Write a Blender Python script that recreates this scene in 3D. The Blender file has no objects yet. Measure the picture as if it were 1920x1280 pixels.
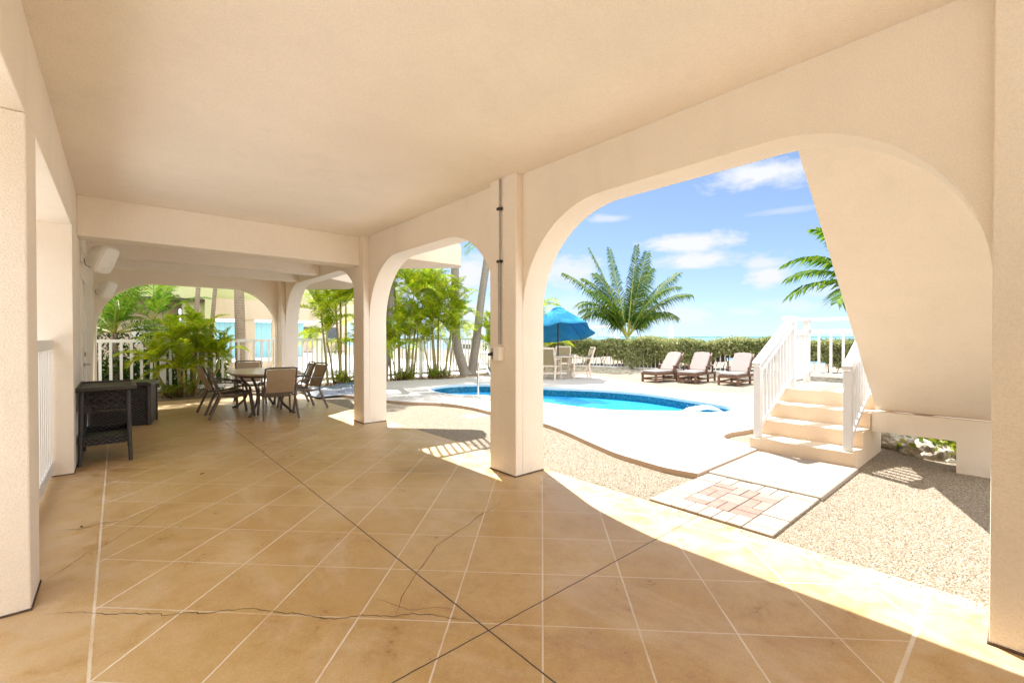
import bpy, bmesh, math, random
from math import sin, cos, pi, radians, sqrt, atan2, atan
from mathutils import Vector, Matrix, noise as mnoise
import numpy as np

scene = bpy.context.scene
COL = scene.collection
RNG = random.Random(11)

# ------------------------------------------------------------------ camera facts
FPX, CAM_H = 845.0, 1.35
YAW = atan(740 / FPX)
PITCH = atan(8 / FPX)
FWD = Vector((sin(YAW), cos(YAW), 0))
RGT = Vector((cos(YAW), -sin(YAW), 0))
SUN_AZ = Vector((0.395, 0.919, 0)).normalized()
SUN_EL = radians(59.3)

# ------------------------------------------------------------------ helpers
def tag(o, label=None, cat=None, group=None, kind=None):
    if label: o['label'] = label
    if cat: o['category'] = cat
    if group: o['group'] = group
    if kind: o['kind'] = kind
    return o

def empty(name, loc, label, cat, rz=0.0, group=None):
    o = bpy.data.objects.new(name, None)
    o.empty_display_size = 0.2
    COL.objects.link(o)
    o.location = loc
    o.rotation_euler = (0, 0, rz)
    return tag(o, label, cat, group)

class MB:
    def __init__(s):
        s.v, s.f, s.m = [], [], []
    def add(s, vs, fs, mi=0, mat=None):
        b = len(s.v)
        if mat is not None:
            vs = [mat @ Vector(p) for p in vs]
        s.v.extend([tuple(p) for p in vs])
        for f in fs:
            s.f.append(tuple(b + i for i in f)); s.m.append(mi)
        return s
    def box(s, x0, x1, y0, y1, z0, z1, mi=0, mat=None):
        vs = [(x0,y0,z0),(x1,y0,z0),(x1,y1,z0),(x0,y1,z0),(x0,y0,z1),(x1,y0,z1),(x1,y1,z1),(x0,y1,z1)]
        return s.add(vs, [(3,2,1,0),(4,5,6,7),(0,1,5,4),(1,2,6,5),(2,3,7,6),(3,0,4,7)], mi, mat)
    def prism(s, poly, axis, a, b, mi=0, mat=None):
        n = len(poly)
        def P(p, t):
            return {'x': (t, p[0], p[1]), 'y': (p[0], t, p[1]), 'z': (p[0], p[1], t)}[axis]
        vs = [P(p, a) for p in poly] + [P(p, b) for p in poly]
        fs = [tuple(range(n)), tuple(range(2*n-1, n-1, -1))]
        fs += [(i, n+i, n+(i+1) % n, (i+1) % n) for i in range(n)]
        return s.add(vs, fs, mi, mat)
    def tube(s, pts, r, n=8, mi=0, caps=True, closed=False):
        pts = [Vector(p) for p in pts]; k = len(pts)
        rs = r if isinstance(r, (list, tuple)) else [r]*k
        vs = []; up = None
        for i, p in enumerate(pts):
            if closed: t = pts[(i+1) % k] - pts[i-1]
            else: t = pts[min(i+1, k-1)] - pts[max(i-1, 0)]
            t.normalize()
            if up is None:
                up = Vector((0,0,1)) if abs(t.z) < .9 else Vector((1,0,0))
            a = t.cross(up)
            if a.length < 1e-5: a = t.cross(Vector((.3,.9,.2)))
            a.normalize(); b = a.cross(t); up = b
            for j in range(n):
                th = 2*pi*j/n
                vs.append(p + (a*cos(th) + b*sin(th))*rs[i])
        fs = []
        for i in range(k if closed else k-1):
            for j in range(n):
                i2 = (i+1) % k
                fs.append((i*n+j, i*n+(j+1) % n, i2*n+(j+1) % n, i2*n+j))
        if caps and not closed:
            fs.append(tuple(range(n-1, -1, -1))); fs.append(tuple((k-1)*n+j for j in range(n)))
        return s.add(vs, fs, mi)
    def bar(s, p, q, w, h, mi=0, side=None):
        p, q = Vector(p), Vector(q); t = (q-p).normalized()
        if side is None:
            side = t.cross(Vector((0,0,1)))
            if side.length < 1e-4: side = Vector((1,0,0))
        side = Vector(side).normalized(); u = side.cross(t).normalized()
        a, b = side*w/2, u*h/2
        vs = [p-a-b, p+a-b, p+a+b, p-a+b, q-a-b, q+a-b, q+a+b, q-a+b]
        return s.add(vs, [(3,2,1,0),(4,5,6,7),(0,1,5,4),(1,2,6,5),(2,3,7,6),(3,0,4,7)], mi)
    def build(s, name, mats, parent=None, smooth=None, bevel=0, loc=None, seg=2):
        me = bpy.data.meshes.new(name)
        me.from_pydata(s.v, [], s.f)
        mats = mats if isinstance(mats, (list, tuple)) else [mats]
        for m in mats: me.materials.append(m)
        me.polygons.foreach_set('material_index', s.m)
        if any(len(f) > 4 for f in s.f):
            bm = bmesh.new(); bm.from_mesh(me)
            bmesh.ops.recalc_face_normals(bm, faces=bm.faces)
            bmesh.ops.triangulate(bm, faces=[f for f in bm.faces if len(f.verts) > 4])
            bm.to_mesh(me); bm.free()
        elif len(s.f) < 20000:
            bm = bmesh.new(); bm.from_mesh(me)
            bmesh.ops.recalc_face_normals(bm, faces=bm.faces)
            bm.to_mesh(me); bm.free()
        if smooth is not None:
            me.polygons.foreach_set('use_smooth', [True]*len(me.polygons))
            me.set_sharp_from_angle(angle=radians(smooth))
        me.update()
        o = bpy.data.objects.new(name, me)
        COL.objects.link(o)
        if parent: o.parent = parent
        if loc: o.location = loc
        if bevel:
            md = o.modifiers.new('bevel', 'BEVEL'); md.width = bevel; md.segments = seg
            md.limit_method = 'ANGLE'; md.angle_limit = radians(40)
        return o

def copy_tree(o, parent=None):
    c = o.copy(); COL.objects.link(c)
    if parent: c.parent = parent
    for ch in [k for k in o.children]:
        copy_tree(ch, c)
    return c

# ------------------------------------------------------------------ node helpers
class NT:
    def __init__(s, name):
        s.mat = bpy.data.materials.new(name); s.mat.use_nodes = True
        s.t = s.mat.node_tree; s.t.nodes.clear()
        s.out = s.t.nodes.new('ShaderNodeOutputMaterial')
    def n(s, typ, **kw):
        nd = s.t.nodes.new(typ)
        for k, v in kw.items(): setattr(nd, k, v)
        return nd
    def link(s, a, b): s.t.links.new(a, b)
    def put(s, sock, v):
        if isinstance(v, bpy.types.NodeSocket): s.link(v, sock)
        elif v is not None:
            if isinstance(v, (tuple, list)) and len(v) == 3 and sock.type == 'RGBA': v = (*v, 1)
            sock.default_value = v
    def math(s, op, a, b=None, c=None, clamp=False):
        nd = s.n('ShaderNodeMath', operation=op); nd.use_clamp = clamp
        s.put(nd.inputs[0], a)
        if b is not None: s.put(nd.inputs[1], b)
        if c is not None: s.put(nd.inputs[2], c)
        return nd.outputs[0]
    def mix(s, f, a, b, blend='MIX'):
        nd = s.n('ShaderNodeMix', data_type='RGBA', blend_type=blend)
        s.put(nd.inputs[0], f); s.put(nd.inputs[6], a); s.put(nd.inputs[7], b)
        return nd.outputs[2]
    def coord(s, which='Object'):
        return s.n('ShaderNodeTexCoord').outputs[which]
    def mapping(s, vec, scale=(1,1,1), rot=(0,0,0), loc=(0,0,0)):
        nd = s.n('ShaderNodeMapping'); s.link(vec, nd.inputs[0])
        nd.inputs['Scale'].default_value = scale; nd.inputs['Rotation'].default_value = rot; nd.inputs['Location'].default_value = loc
        return nd.outputs[0]
    def noise(s, vec, scale, detail=3, rough=.55, dist=0):
        nd = s.n('ShaderNodeTexNoise'); s.link(vec, nd.inputs['Vector'])
        nd.inputs['Scale'].default_value = scale; nd.inputs['Detail'].default_value = detail
        nd.inputs['Roughness'].default_value = rough; nd.inputs['Distortion'].default_value = dist
        return nd.outputs['Fac']
    def voro(s, vec, scale, feature='F1', out='Distance', rnd=1.0):
        nd = s.n('ShaderNodeTexVoronoi', feature=feature); s.link(vec, nd.inputs['Vector'])
        nd.inputs['Scale'].default_value = scale; nd.inputs['Randomness'].default_value = rnd
        return nd.outputs[out]
    def ramp(s, f, stops, interp='LINEAR'):
        nd = s.n('ShaderNodeValToRGB'); s.link(f, nd.inputs[0]); cr = nd.color_ramp; cr.interpolation = interp
        while len(cr.elements) > 1: cr.elements.remove(cr.elements[-1])
        cr.elements[0].position = stops[0][0]; c = stops[0][1]; cr.elements[0].color = (*c, 1) if len(c) == 3 else c
        for p, c in stops[1:]:
            e = cr.elements.new(p); e.color = (*c, 1) if len(c) == 3 else c
        return nd.outputs[0]
    def rng(s, v, a, b, c=0.0, d=1.0, smooth=False):
        nd = s.n('ShaderNodeMapRange'); nd.clamp = True
        if smooth: nd.interpolation_type = 'SMOOTHSTEP'
        s.put(nd.inputs[0], v)
        for i, x in enumerate((a, b, c, d)): nd.inputs[i+1].default_value = x
        return nd.outputs[0]
    def sep(s, vec):
        nd = s.n('ShaderNodeSeparateXYZ'); s.link(vec, nd.inputs[0]); return nd.outputs
    def bump(s, h, strength=.3, dist=.01):
        nd = s.n('ShaderNodeBump'); s.link(h, nd.inputs['Height'])
        nd.inputs['Strength'].default_value = strength; nd.inputs['Distance'].default_value = dist
        return nd.outputs[0]
    def principled(s, color, rough=.6, normal=None, metal=0, spec=.5, **kw):
        nd = s.n('ShaderNodeBsdfPrincipled')
        s.put(nd.inputs['Base Color'], color); s.put(nd.inputs['Roughness'], rough)
        nd.inputs['Metallic'].default_value = metal; nd.inputs['Specular IOR Level'].default_value = spec
        if normal: s.link(normal, nd.inputs['Normal'])
        for k, v in kw.items(): s.put(nd.inputs[k], v)
        s.link(nd.outputs[0], s.out.inputs[0]); return nd

def simple(name, col, rough=.5, var=.08, scale=8, bump=0, bscale=60, metal=0, spec=.5):
    t = NT(name); v = t.coord()
    n1 = t.noise(v, scale, 4)
    c = t.mix(t.rng(n1, .3, .7), tuple(x*(1-var) for x in col), tuple(min(1, x*(1+var)) for x in col))
    nm = t.bump(t.noise(v, bscale, 3), bump, .004) if bump else None
    t.principled(c, t.rng(t.noise(v, scale*2.3, 3), .3, .7, rough*.85, min(1, rough*1.15)), nm, metal, spec)
    return t.mat

def stucco(name, col, bscale=120, strength=.42):
    t = NT(name); v = t.coord()
    big = t.noise(v, 1.3, 4, .6); fine = t.noise(v, bscale, 2, .5); mid = t.noise(v, 28, 3)
    c = t.mix(t.rng(big, .3, .72), tuple(x*.955 for x in col), tuple(min(1, x*1.03) for x in col))
    c = t.mix(t.rng(fine, .42, .66, 0, .22), c, tuple(x*.70 for x in col))
    st_ = t.noise(t.mapping(v, (5, 5, .55)), 1, 5, .6)
    c = t.mix(t.math('MULTIPLY', t.rng(st_, .56, .75), .10), c, tuple(x*.62 for x in col))
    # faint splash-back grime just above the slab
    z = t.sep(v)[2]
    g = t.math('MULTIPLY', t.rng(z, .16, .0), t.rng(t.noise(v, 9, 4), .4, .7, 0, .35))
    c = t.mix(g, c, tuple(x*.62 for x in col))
    h = t.math('ADD', fine, t.math('MULTIPLY', mid, .15))
    t.principled(c, .85, t.bump(h, strength, .012), spec=.2)
    return t.mat

M = {}
WALL = (0.87, 0.795, 0.69)
M['stucco'] = stucco('cream_stucco', WALL)
M['smooth_stucco'] = stucco('cream_ceiling_stucco', (0.88, 0.815, 0.72), 110, .4)
M['stair_conc'] = stucco('painted_concrete', (0.70, 0.565, 0.42), 90, .3)
M['white_paint'] = simple('white_paint', (.78, .78, .77), .35, .03, 6)
M['rail_white'] = simple('weathered_white_rail', (.60, .60, .60), .4, .05, 6)
M['door_paint'] = simple('door_paint', (.78, .74, .66), .4, .03, 6)
M['white_plastic'] = simple('white_plastic', (.86, .84, .79), .45, .05, 10)
M['grey_metal'] = simple('grey_metal', (.42, .41, .38), .4, .1, 20, metal=.6)
M['steel'] = simple('stainless_steel', (.72, .73, .74), .14, .04, 20, metal=1)
M['black'] = simple('black_plastic', (.015, .015, .016), .4, .2, 20)
M['dark_frame'] = simple('bronze_powder_coat', (.10, .075, .06), .38, .15, 30)
M['wicker_frame'] = simple('black_wicker_frame', (.032, .029, .029), .42, .2, 40, .4, 160)
M['tan_resin'] = simple('tan_resin', (.60, .50, .39), .55, .1, 20)
M['brown_wood'] = simple('brown_resin_wood', (.13, .062, .036), .45, .25, 18)
M['cushion'] = simple('beige_cushion', (.27, .22, .20), .9, .05, 8, .3, 260)
M['pole_dark'] = simple('bronze_pole', (.03, .03, .032), .35, .1, 20)
M['palm_trunk_dark'] = None

def mat_sling(name, c1, c2, sc=140):
    t = NT(name); v = t.coord()
    w = t.n('ShaderNodeTexWave', wave_type='BANDS', bands_direction='X'); t.link(v, w.inputs[0]); w.inputs['Scale'].default_value = sc
    w2 = t.n('ShaderNodeTexWave', wave_type='BANDS', bands_direction='Z'); t.link(v, w2.inputs[0]); w2.inputs['Scale'].default_value = sc
    f = t.math('MULTIPLY', w.outputs['Fac'], w2.outputs['Fac'])
    stain = t.noise(v, 6, 4)
    c = t.mix(t.rng(f, 0, 1), c1, c2)
    c = t.mix(t.rng(stain, .45, .75, 0, .35), c, tuple(x*.6 for x in c1))
    p = t.principled(c, .75, t.bump(f, .25, .002), spec=.3)
    tr = t.n('ShaderNodeBsdfTranslucent'); t.put(tr.inputs[0], tuple(c2))
    mx = t.n('ShaderNodeMixShader'); mx.inputs[0].default_value = .3
    t.link(p.outputs[0], mx.inputs[1]); t.link(tr.outputs[0], mx.inputs[2]); t.link(mx.outputs[0], t.out.inputs[0])
    return t.mat
M['sling'] = mat_sling('tan_sling', (.42, .32, .21), (.64, .52, .38))
M['sling_olive'] = mat_sling('olive_tan_sling', (.33, .27, .15), (.50, .42, .27))

def mat_leaf(name, ca, cb, cc, trans=.4, sc=2.5):
    t = NT(name); v = t.coord()
    geo = t.n('ShaderNodeNewGeometry')
    r = geo.outputs['Random Per Island']
    n1 = t.noise(v, sc, 3)
    f = t.math('ADD', t.math('MULTIPLY', r, .55), t.math('MULTIPLY', n1, .55))
    c = t.ramp(f, [(.25, ca), (.55, cb), (.85, cc)])
    p = t.principled(c, .6, None, spec=.12)
    tr = t.n('ShaderNodeBsdfTranslucent'); t.link(c, tr.inputs[0])
    mx = t.n('ShaderNodeMixShader'); mx.inputs[0].default_value = trans
    t.link(p.outputs[0], mx.inputs[1]); t.link(tr.outputs[0], mx.inputs[2]); t.link(mx.outputs[0], t.out.inputs[0])
    return t.mat
M['areca'] = mat_leaf('areca_leaf', (.15, .27, .010), (.32, .43, .014), (.60, .55, .02), .62)
M['areca_green'] = mat_leaf('areca_green_leaf', (.03, .10, .010), (.09, .20, .012), (.22, .30, .014), .5)
M['areca_dark'] = mat_leaf('undergrowth_leaf', (.012, .040, .008), (.03, .085, .012), (.10, .16, .02), .4)
M['coco'] = mat_leaf('coconut_leaf', (.03, .085, .014), (.07, .155, .018), (.22, .25, .022), .5)
M['hedge_leaf'] = mat_leaf('buttonwood_leaf', (.17, .20, .07), (.31, .34, .135), (.48, .48, .24), .35, 1.2)
M['shrub_leaf'] = mat_leaf('shrub_leaf', (.05, .11, .012), (.17, .24, .02), (.40, .38, .03), .35, 4)
M['dry_leaf'] = mat_leaf('dry_leaf', (.08, .045, .022), (.16, .09, .045), (.24, .15, .07), .15, 4)
M['rachis'] = simple('palm_rachis', (.36, .36, .07), .5, .2, 6)

def mat_trunk(name, c1, c2, ring=9.0):
    t = NT(name); v = t.coord(); z = t.sep(v)[2]
    nz = t.noise(v, 7, 4)
    w = t.math('SINE', t.math('ADD', t.math('MULTIPLY', z, 2*pi*ring), t.math('MULTIPLY', nz, 3)))
    f = t.rng(t.math('ADD', w, t.math('MULTIPLY', nz, 1.5)), -.9, 1.9)
    c = t.mix(f, tuple(a*.55+b*.45 for a, b in zip(c1, c2)), c2)
    c = t.mix(t.rng(t.noise(v, 30, 3), .45, .7, 0, .5), c, tuple(x*.6 for x in c1))
    t.principled(c, .85, t.bump(w, .3, .008), spec=.15)
    return t.mat
M['trunk_grey'] = mat_trunk('palm_trunk_grey', (.20, .17, .14), (.30, .26, .215), 16)
M['trunk_ring'] = mat_trunk('palm_trunk_ringed', (.20, .15, .11), (.40, .31, .23), 14)
M['cane'] = mat_trunk('areca_cane', (.17, .14, .055), (.33, .27, .11), 8)

M['sky_block'] = stucco('sky_block_stucco', (.26, .21, .15), 40, .3)  # dark finish for the unseen sky-blocking walls
# --- floor
def mat_floor():
    t = NT('stained_scored_concrete'); v = t.coord(); x, y, z = t.sep(v)
    wob = t.math('MULTIPLY', t.math('SUBTRACT', t.noise(v, 14, 3), .5), .006)
    def line(val, hw, nz=None):
        d = t.math('ABSOLUTE', val)
        return t.rng(d, hw*.75, hw*1.25, 1, 0)
    def grid(val, off, per):
        q = t.math('DIVIDE', t.math('SUBTRACT', val, off), per)
        fr = t.math('SUBTRACT', t.math('FRACT', t.math('ADD', q, 100.5)), .5)
        return t.math('MULTIPLY', fr, per/sqrt(2))
    dm = t.math('ADD', t.math('SUBTRACT', x, y), wob); sm = t.math('ADD', t.math('ADD', x, y), wob)
    ga = line(grid(dm, .007, .627), .0042); gb = line(grid(sm, 2.975, .652), .0036)
    inside = t.math('MULTIPLY', t.math('MULTIPLY', t.math('GREATER_THAN', x, -.095), t.math('LESS_THAN', x, 3.09)), t.math('GREATER_THAN', y, .32))
    xb = t.math('ADD', x, wob)
    borders = t.math('MAXIMUM', line(t.math('ADD', xb, .095), .006), t.math('MULTIPLY', line(t.math('SUBTRACT', xb, 3.09), .004), .7))
    borders = t.math('MULTIPLY', borders, t.math('GREATER_THAN', y, .32))
    endl = t.math('MULTIPLY', line(t.math('SUBTRACT', y, .325), .008), t.math('GREATER_THAN', x, -.6))
    # fam B sits lower in contrast than fam A, as scored and worn
    worn = t.rng(t.noise(v, 3.1, 3), .3, .6, .45, 1)
    lines = t.math('MULTIPLY', t.math('MAXIMUM', ga, t.math('MULTIPLY', gb, .8)), inside)
    lines = t.math('MULTIPLY', t.math('MAXIMUM', t.math('MAXIMUM', lines, borders), endl), worn)
    j1 = line(t.math('SUBTRACT', xb, 1.28), .0038)
    j2 = t.math('MULTIPLY', line(t.math('SUBTRACT', t.math('ADD', y, wob), 1.625), .0034), t.math('GREATER_THAN', x, .6))
    j3 = line(t.math('SUBTRACT', t.math('ADD', y, wob), 7.62), .0034)
    joint = t.math('MAXIMUM', t.math('MAXIMUM', j1, j2), j3)
    # blotchy acid stain
    wv = t.mapping(v, (1, 1, 1))
    n1 = t.noise(wv, .9, 5, .62, .6); n2 = t.noise(wv, 4.5, 5, .65, .8); n3 = t.noise(wv, 35, 4, .6)
    f = t.math('ADD', t.math('MULTIPLY', n1, .5), t.math('ADD', t.math('MULTIPLY', n2, .35), t.math('MULTIPLY', n3, .15)))
    c = t.ramp(f, [(.36, (.37, .22, .08)), (.45, (.50, .32, .125)), (.54, (.57, .395, .185)), (.64, (.62, .475, .31))])
    # per-tile tint
    cell = t.n('ShaderNodeTexWhiteNoise', noise_dimensions='2D')
    cb = t.n('ShaderNodeCombineXYZ')
    t.link(t.math('FLOOR', t.math('DIVIDE', t.math('SUBTRACT', dm, .007), .627)), cb.inputs[0])
    t.link(t.math('FLOOR', t.math('DIVIDE', t.math('SUBTRACT', sm, 2.975), .652)), cb.inputs[1])
    t.link(cb.outputs[0], cell.inputs[0])
    c = t.mix(t.math('MULTIPLY', cell.outputs[0], .42), c, (.45, .27, .085))
    pale = t.noise(t.mapping(v, (1, .55, 1), (0, 0, .8)), 1.7, 6, .7, 1.2)
    c = t.mix(t.rng(pale, .5, .72, 0, .55), c, (.64, .50, .35))
    dk = t.noise(v, 7.5, 5, .7, .5)
    c = t.mix(t.rng(dk, .52, .80, 0, .3), c, (.34, .21, .095))
    # bleached, greyer wear along the open edge and at the left
    edge = t.math('MAXIMUM', t.rng(x, 2.2, 3.2, 0, .65), t.rng(x, .3, -.6, 0, .5))
    c = t.mix(t.math('MULTIPLY', edge, t.rng(n2, .35, .6)), c, (.53, .42, .32))
    # white flecks of paint
    vd = t.voro(v, 5.5); fl = t.math('MULTIPLY', t.rng(vd, .035, .02), t.rng(t.noise(v, 1.7, 2), .55, .6))
    c = t.mix(t.math('MULTIPLY', fl, .7), c, (.7, .66, .58))
    c = t.mix(t.math('MULTIPLY', lines, .85), c, (.76, .69, .58))
    grit = t.noise(v, 130, 3, .6)
    c = t.mix(t.rng(grit, .5, .72, 0, .28), c, (.27, .17, .08))
    c = t.mix(t.rng(grit, .46, .30, 0, .22), c, (.74, .60, .43))
    c = t.mix(joint, c, (.06, .044, .03))
    rough = t.rng(t.math('ADD', n2, t.math('MULTIPLY', n3, .4)), .45, .85, .24, .52)
    rough = t.math('MAXIMUM', rough, t.math('MULTIPLY', lines, .9))
    h = t.math('SUBTRACT', t.math('ADD', t.math('MULTIPLY', n3, .25), t.math('MULTIPLY', n2, .3)), t.math('ADD', lines, t.math('MULTIPLY', joint, 3)))
    t.principled(c, rough, t.bump(h, .25, .004), spec=.4)
    return t.mat
M['floor'] = mat_floor()
M['crack'] = simple('crack_dirt', (.09, .062, .04), .9, .3, 30)

def mat_gravel(name='pea_gravel', a=(.21, .16, .105), b=(.36, .30, .22), c3=(.55, .49, .405)):
    t = NT(name); v = t.coord()
    d = t.voro(v, 88); col = t.voro(v, 88, out='Color')
    g = t.sep(col)[0]
    c = t.ramp(g, [(0, a), (.35, b), (.75, b), (1, c3)])
    c = t.mix(t.rng(d, .35, .75, 0, .65), c, tuple(x*.45 for x in a))
    big = t.noise(v, 1.1, 4)
    c = t.mix(t.rng(big, .4, .7, 0, .3), c, (.33, .26, .185))
    spk = t.math('MULTIPLY', t.rng(t.voro(v, 9), .07, .04), t.rng(t.noise(v, 2.5, 2), .5, .6))
    c = t.mix(t.math('MULTIPLY', spk, .8), c, (.10, .065, .035))
    h = t.math('ADD', t.math('SUBTRACT', 1, d), t.math('MULTIPLY', t.noise(v, 5, 3), .9))
    t.principled(c, .9, t.bump(h, .9, .012), spec=.2)
    return t.mat
M['gravel'] = mat_gravel()

def mat_deck(name, col):
    t = NT(name); v = t.coord()
    n1 = t.noise(v, .8, 4); n2 = t.noise(v, 60, 3)
    c = t.mix(t.rng(n1, .35, .7), tuple(x*.93 for x in col), col)
    c = t.mix(t.rng(t.noise(v, 6, 5, .7), .58, .75, 0, .25), c, tuple(x*.75 for x in col))
    t.principled(c, .8, t.bump(n2, .25, .004), spec=.3)
    return t.mat
M['deck'] = mat_deck('pool_deck_coating', (.43, .40, .365))
M['path'] = mat_deck('path_concrete', (.34, .28, .225))
M['pale_conc'] = mat_deck('pale_concrete', (.72, .70, .67))
M['kerb'] = mat_deck('deck_kerb', (.52, .38, .27))
M['coping'] = mat_deck('pool_coping', (.52, .60, .60))
def mat_tile():
    t = NT('pool_waterline_tile'); v = t.coord()
    g = t.sep(t.voro(v, 38, out='Color', rnd=.2))[0]
    c = t.ramp(g, [(0, (.004, .07, .12)), (.5, (.006, .12, .19)), (1, (.02, .2, .28))])
    t.principled(c, .2)
    return t.mat
M['tile'] = mat_tile()
def mat_pool():
    t = NT('pool_plaster_blue'); v = t.coord()
    n = t.noise(v, 2.2, 4, .6, 1.2)
    c = t.mix(t.rng(n, .35, .65), (.0, .30, .62), (.01, .42, .76))
    t.principled(c, .5)
    return t.mat
M['plaster'] = mat_pool()
def mat_water():
    t = NT('pool_water_surface'); v = t.coord()
    h = t.math('ADD', t.noise(v, 5, 3, .5, .6), t.math('MULTIPLY', t.noise(v, 16, 2), .35))
    nm = t.bump(h, .55, .03)
    tr = t.n('ShaderNodeBsdfTransparent'); tr.inputs[0].default_value = (.72, .93, 1, 1)
    gl = t.n('ShaderNodeBsdfGlossy'); gl.inputs['Roughness'].default_value = .03; t.link(nm, gl.inputs['Normal'])
    lw = t.n('ShaderNodeFresnel'); lw.inputs[0].default_value = 1.2; t.link(nm, lw.inputs['Normal'])
    mx = t.n('ShaderNodeMixShader'); t.link(t.math('MULTIPLY', lw.outputs[0], .38), mx.inputs[0])
    t.link(tr.outputs[0], mx.inputs[1]); t.link(gl.outputs[0], mx.inputs[2]); t.link(mx.outputs[0], t.out.inputs[0])
    return t.mat
M['water'] = mat_water()
def mat_sea():
    t = NT('sea_water'); v = t.coord()
    n = t.noise(t.mapping(v, (1, .25, 1)), .05, 5)
    c = t.mix(t.rng(n, .3, .7), (.05, .15, .20), (.13, .25, .30))
    t.principled(c, .3, t.bump(t.noise(v, .8, 3), .3, .1))
    return t.mat
M['sea'] = mat_sea()
M['brick_cream'] = simple('cream_paver', (.35, .295, .23), .8, .1, 12, .3, 120)
M['brick_pink'] = simple('pink_paver', (.25, .16, .125), .8, .14, 12, .3, 120)
M['brick_grey'] = simple('greyish_paver', (.26, .205, .17), .8, .12, 12, .3, 120)
M['sand_joint'] = simple('joint_sand', (.22, .17, .12), .95, .2, 40)
M['rock'] = None
def mat_rock():
    t = NT('coral_rock'); v = t.coord()
    n = t.noise(v, 9, 6, .7, .5); vd = t.voro(v, 24)
    c = t.ramp(n, [(.3, (.16, .12, .085)), (.48, (.48, .42, .33)), (.7, (.72, .68, .6))])
    c = t.mix(t.rng(vd, .0, .2, .6, 0), c, (.13, .1, .075))
    t.principled(c, .9, t.bump(t.math('ADD', n, vd), .8, .03), spec=.2)
    return t.mat
M['rock'] = mat_rock()
def mat_umb():
    t = NT('blue_umbrella_canvas'); v = t.coord()
    c = t.mix(t.rng(t.noise(v, 4, 3), .3, .7), (.035, .29, .50), (.06, .38, .60))
    p = t.principled(c, .85, spec=.2)
    tr = t.n('ShaderNodeBsdfTranslucent'); tr.inputs[0].default_value = (.0, .23, .52, 1)
    mx = t.n('ShaderNodeMixShader'); mx.inputs[0].default_value = .35
    t.link(p.outputs[0], mx.inputs[1]); t.link(tr.outputs[0], mx.inputs[2]); t.link(mx.outputs[0], t.out.inputs[0])
    return t.mat
M['umbrella'] = mat_umb()
def mat_tabletop():
    t = NT('stone_tabletop'); v = t.coord()
    n = t.noise(v, 7, 6, .7, 1); g = t.voro(v, 4.2, 'DISTANCE_TO_EDGE')
    c = t.ramp(n, [(.3, (.36, .25, .17)), (.55, (.52, .40, .29)), (.75, (.62, .52, .40))])
    c = t.mix(t.rng(g, .012, .0, 0, .5), c, (.28, .2, .14))
    t.principled(c, .35, spec=.4)
    return t.mat
M['tabletop'] = mat_tabletop()
def mat_wicker():
    t = NT('black_wicker_weave'); v = t.coord(); x, y, z = t.sep(v)
    u = t.math('ADD', x, y)
    a = t.math('SINE', t.math('MULTIPLY', u, 2*pi/.055)); row = t.math('FLOOR', t.math('DIVIDE', z, .022))
    sgn = t.math('SUBTRACT', t.math('MULTIPLY', t.math('MODULO', row, 2), 2), 1)
    zz = t.math('SINE', t.math('MULTIPLY', t.math('FRACT', t.math('DIVIDE', z, .022)), pi))
    h = t.math('MULTIPLY', t.math('ADD', t.math('MULTIPLY', a, sgn), 1.2), zz)
    c = t.mix(t.rng(h, .2, 2), (.008, .008, .009), (.095, .088, .088))
    t.principled(c, .4, t.bump(h, .9, .008), spec=.5)
    return t.mat
M['weave'] = mat_wicker()
def mat_tarp():
    t = NT('blue_grey_tarp'); v = t.coord()
    n = t.noise(v, 1.6, 3, .5, 1); x = t.sep(v)[0]
    f = t.rng(t.math('ADD', t.math('MULTIPLY', n, .6), t.math('MULTIPLY', x, .35)), .1, .5)
    c = t.mix(f, (.24, .26, .30), (.05, .085, .15))
    t.principled(c, .5, t.bump(t.noise(v, 9, 4, .6, 1.5), .6, .03))
    return t.mat
M['tarp'] = mat_tarp()
M['neigh_green'] = stucco('pale_green_stucco', (.62, .62, .33), 60, .15)
M['neigh_beige'] = stucco('beige_stucco', (.70, .56, .42), 60, .15)
M['neigh_pink'] = stucco('far_beige_stucco', (.66, .52, .40), 60, .15)
def mat_siding():
    t = NT('teal_siding'); v = t.coord()
    w = t.math('FRACT', t.math('DIVIDE', t.math('ADD', t.sep(v)[0], 50), .3))
    c = t.mix(t.math('LESS_THAN', w, .07), (.22, .42, .47), (.13, .28, .32))
    t.principled(c, .6)
    return t.mat
M['siding'] = mat_siding()
M['teal_roof'] = simple('pale_teal_roof', (.36, .58, .66), .4, .05, 3)
M['dark_soffit'] = simple('dark_soffit', (.10, .075, .06), .8, .2, 6)
M['window_dark'] = simple('dark_window_glass', (.03, .04, .045), .1, .2, 4)
M['far_green'] = simple('mangrove_green', (.03, .12, .11), .9, .3, .02)
M['boat_white'] = simple('boat_gelcoat', (.75, .72, .66), .3, .05, 3)
M['spray'] = NT('water_spray').mat
def mat_spray():
    t = NT('white_water_spray')
    p = t.principled((.86, .93, .96), .15, spec=.6)
    tr = t.n('ShaderNodeBsdfTransparent'); mx = t.n('ShaderNodeMixShader'); mx.inputs[0].default_value = .35
    t.link(p.outputs[0], mx.inputs[1]); t.link(tr.outputs[0], mx.inputs[2]); t.link(mx.outputs[0], t.out.inputs[0])
    return t.mat
M['spray'] = mat_spray()
M['dark_soil'] = simple('leaf_litter_soil', (.20, .14, .085), .95, .35, 9, .6, 40)

# ================================================================== SETTING
def struct(o): return tag(o, kind='structure')

g = MB(); g.add([(26.5,-5000,-.9),(8000,-5000,-.9),(8000,6000,-.9),(26.5,6000,-.9)], [(0,1,2,3)])
struct(g.build('sea', M['sea']))
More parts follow.
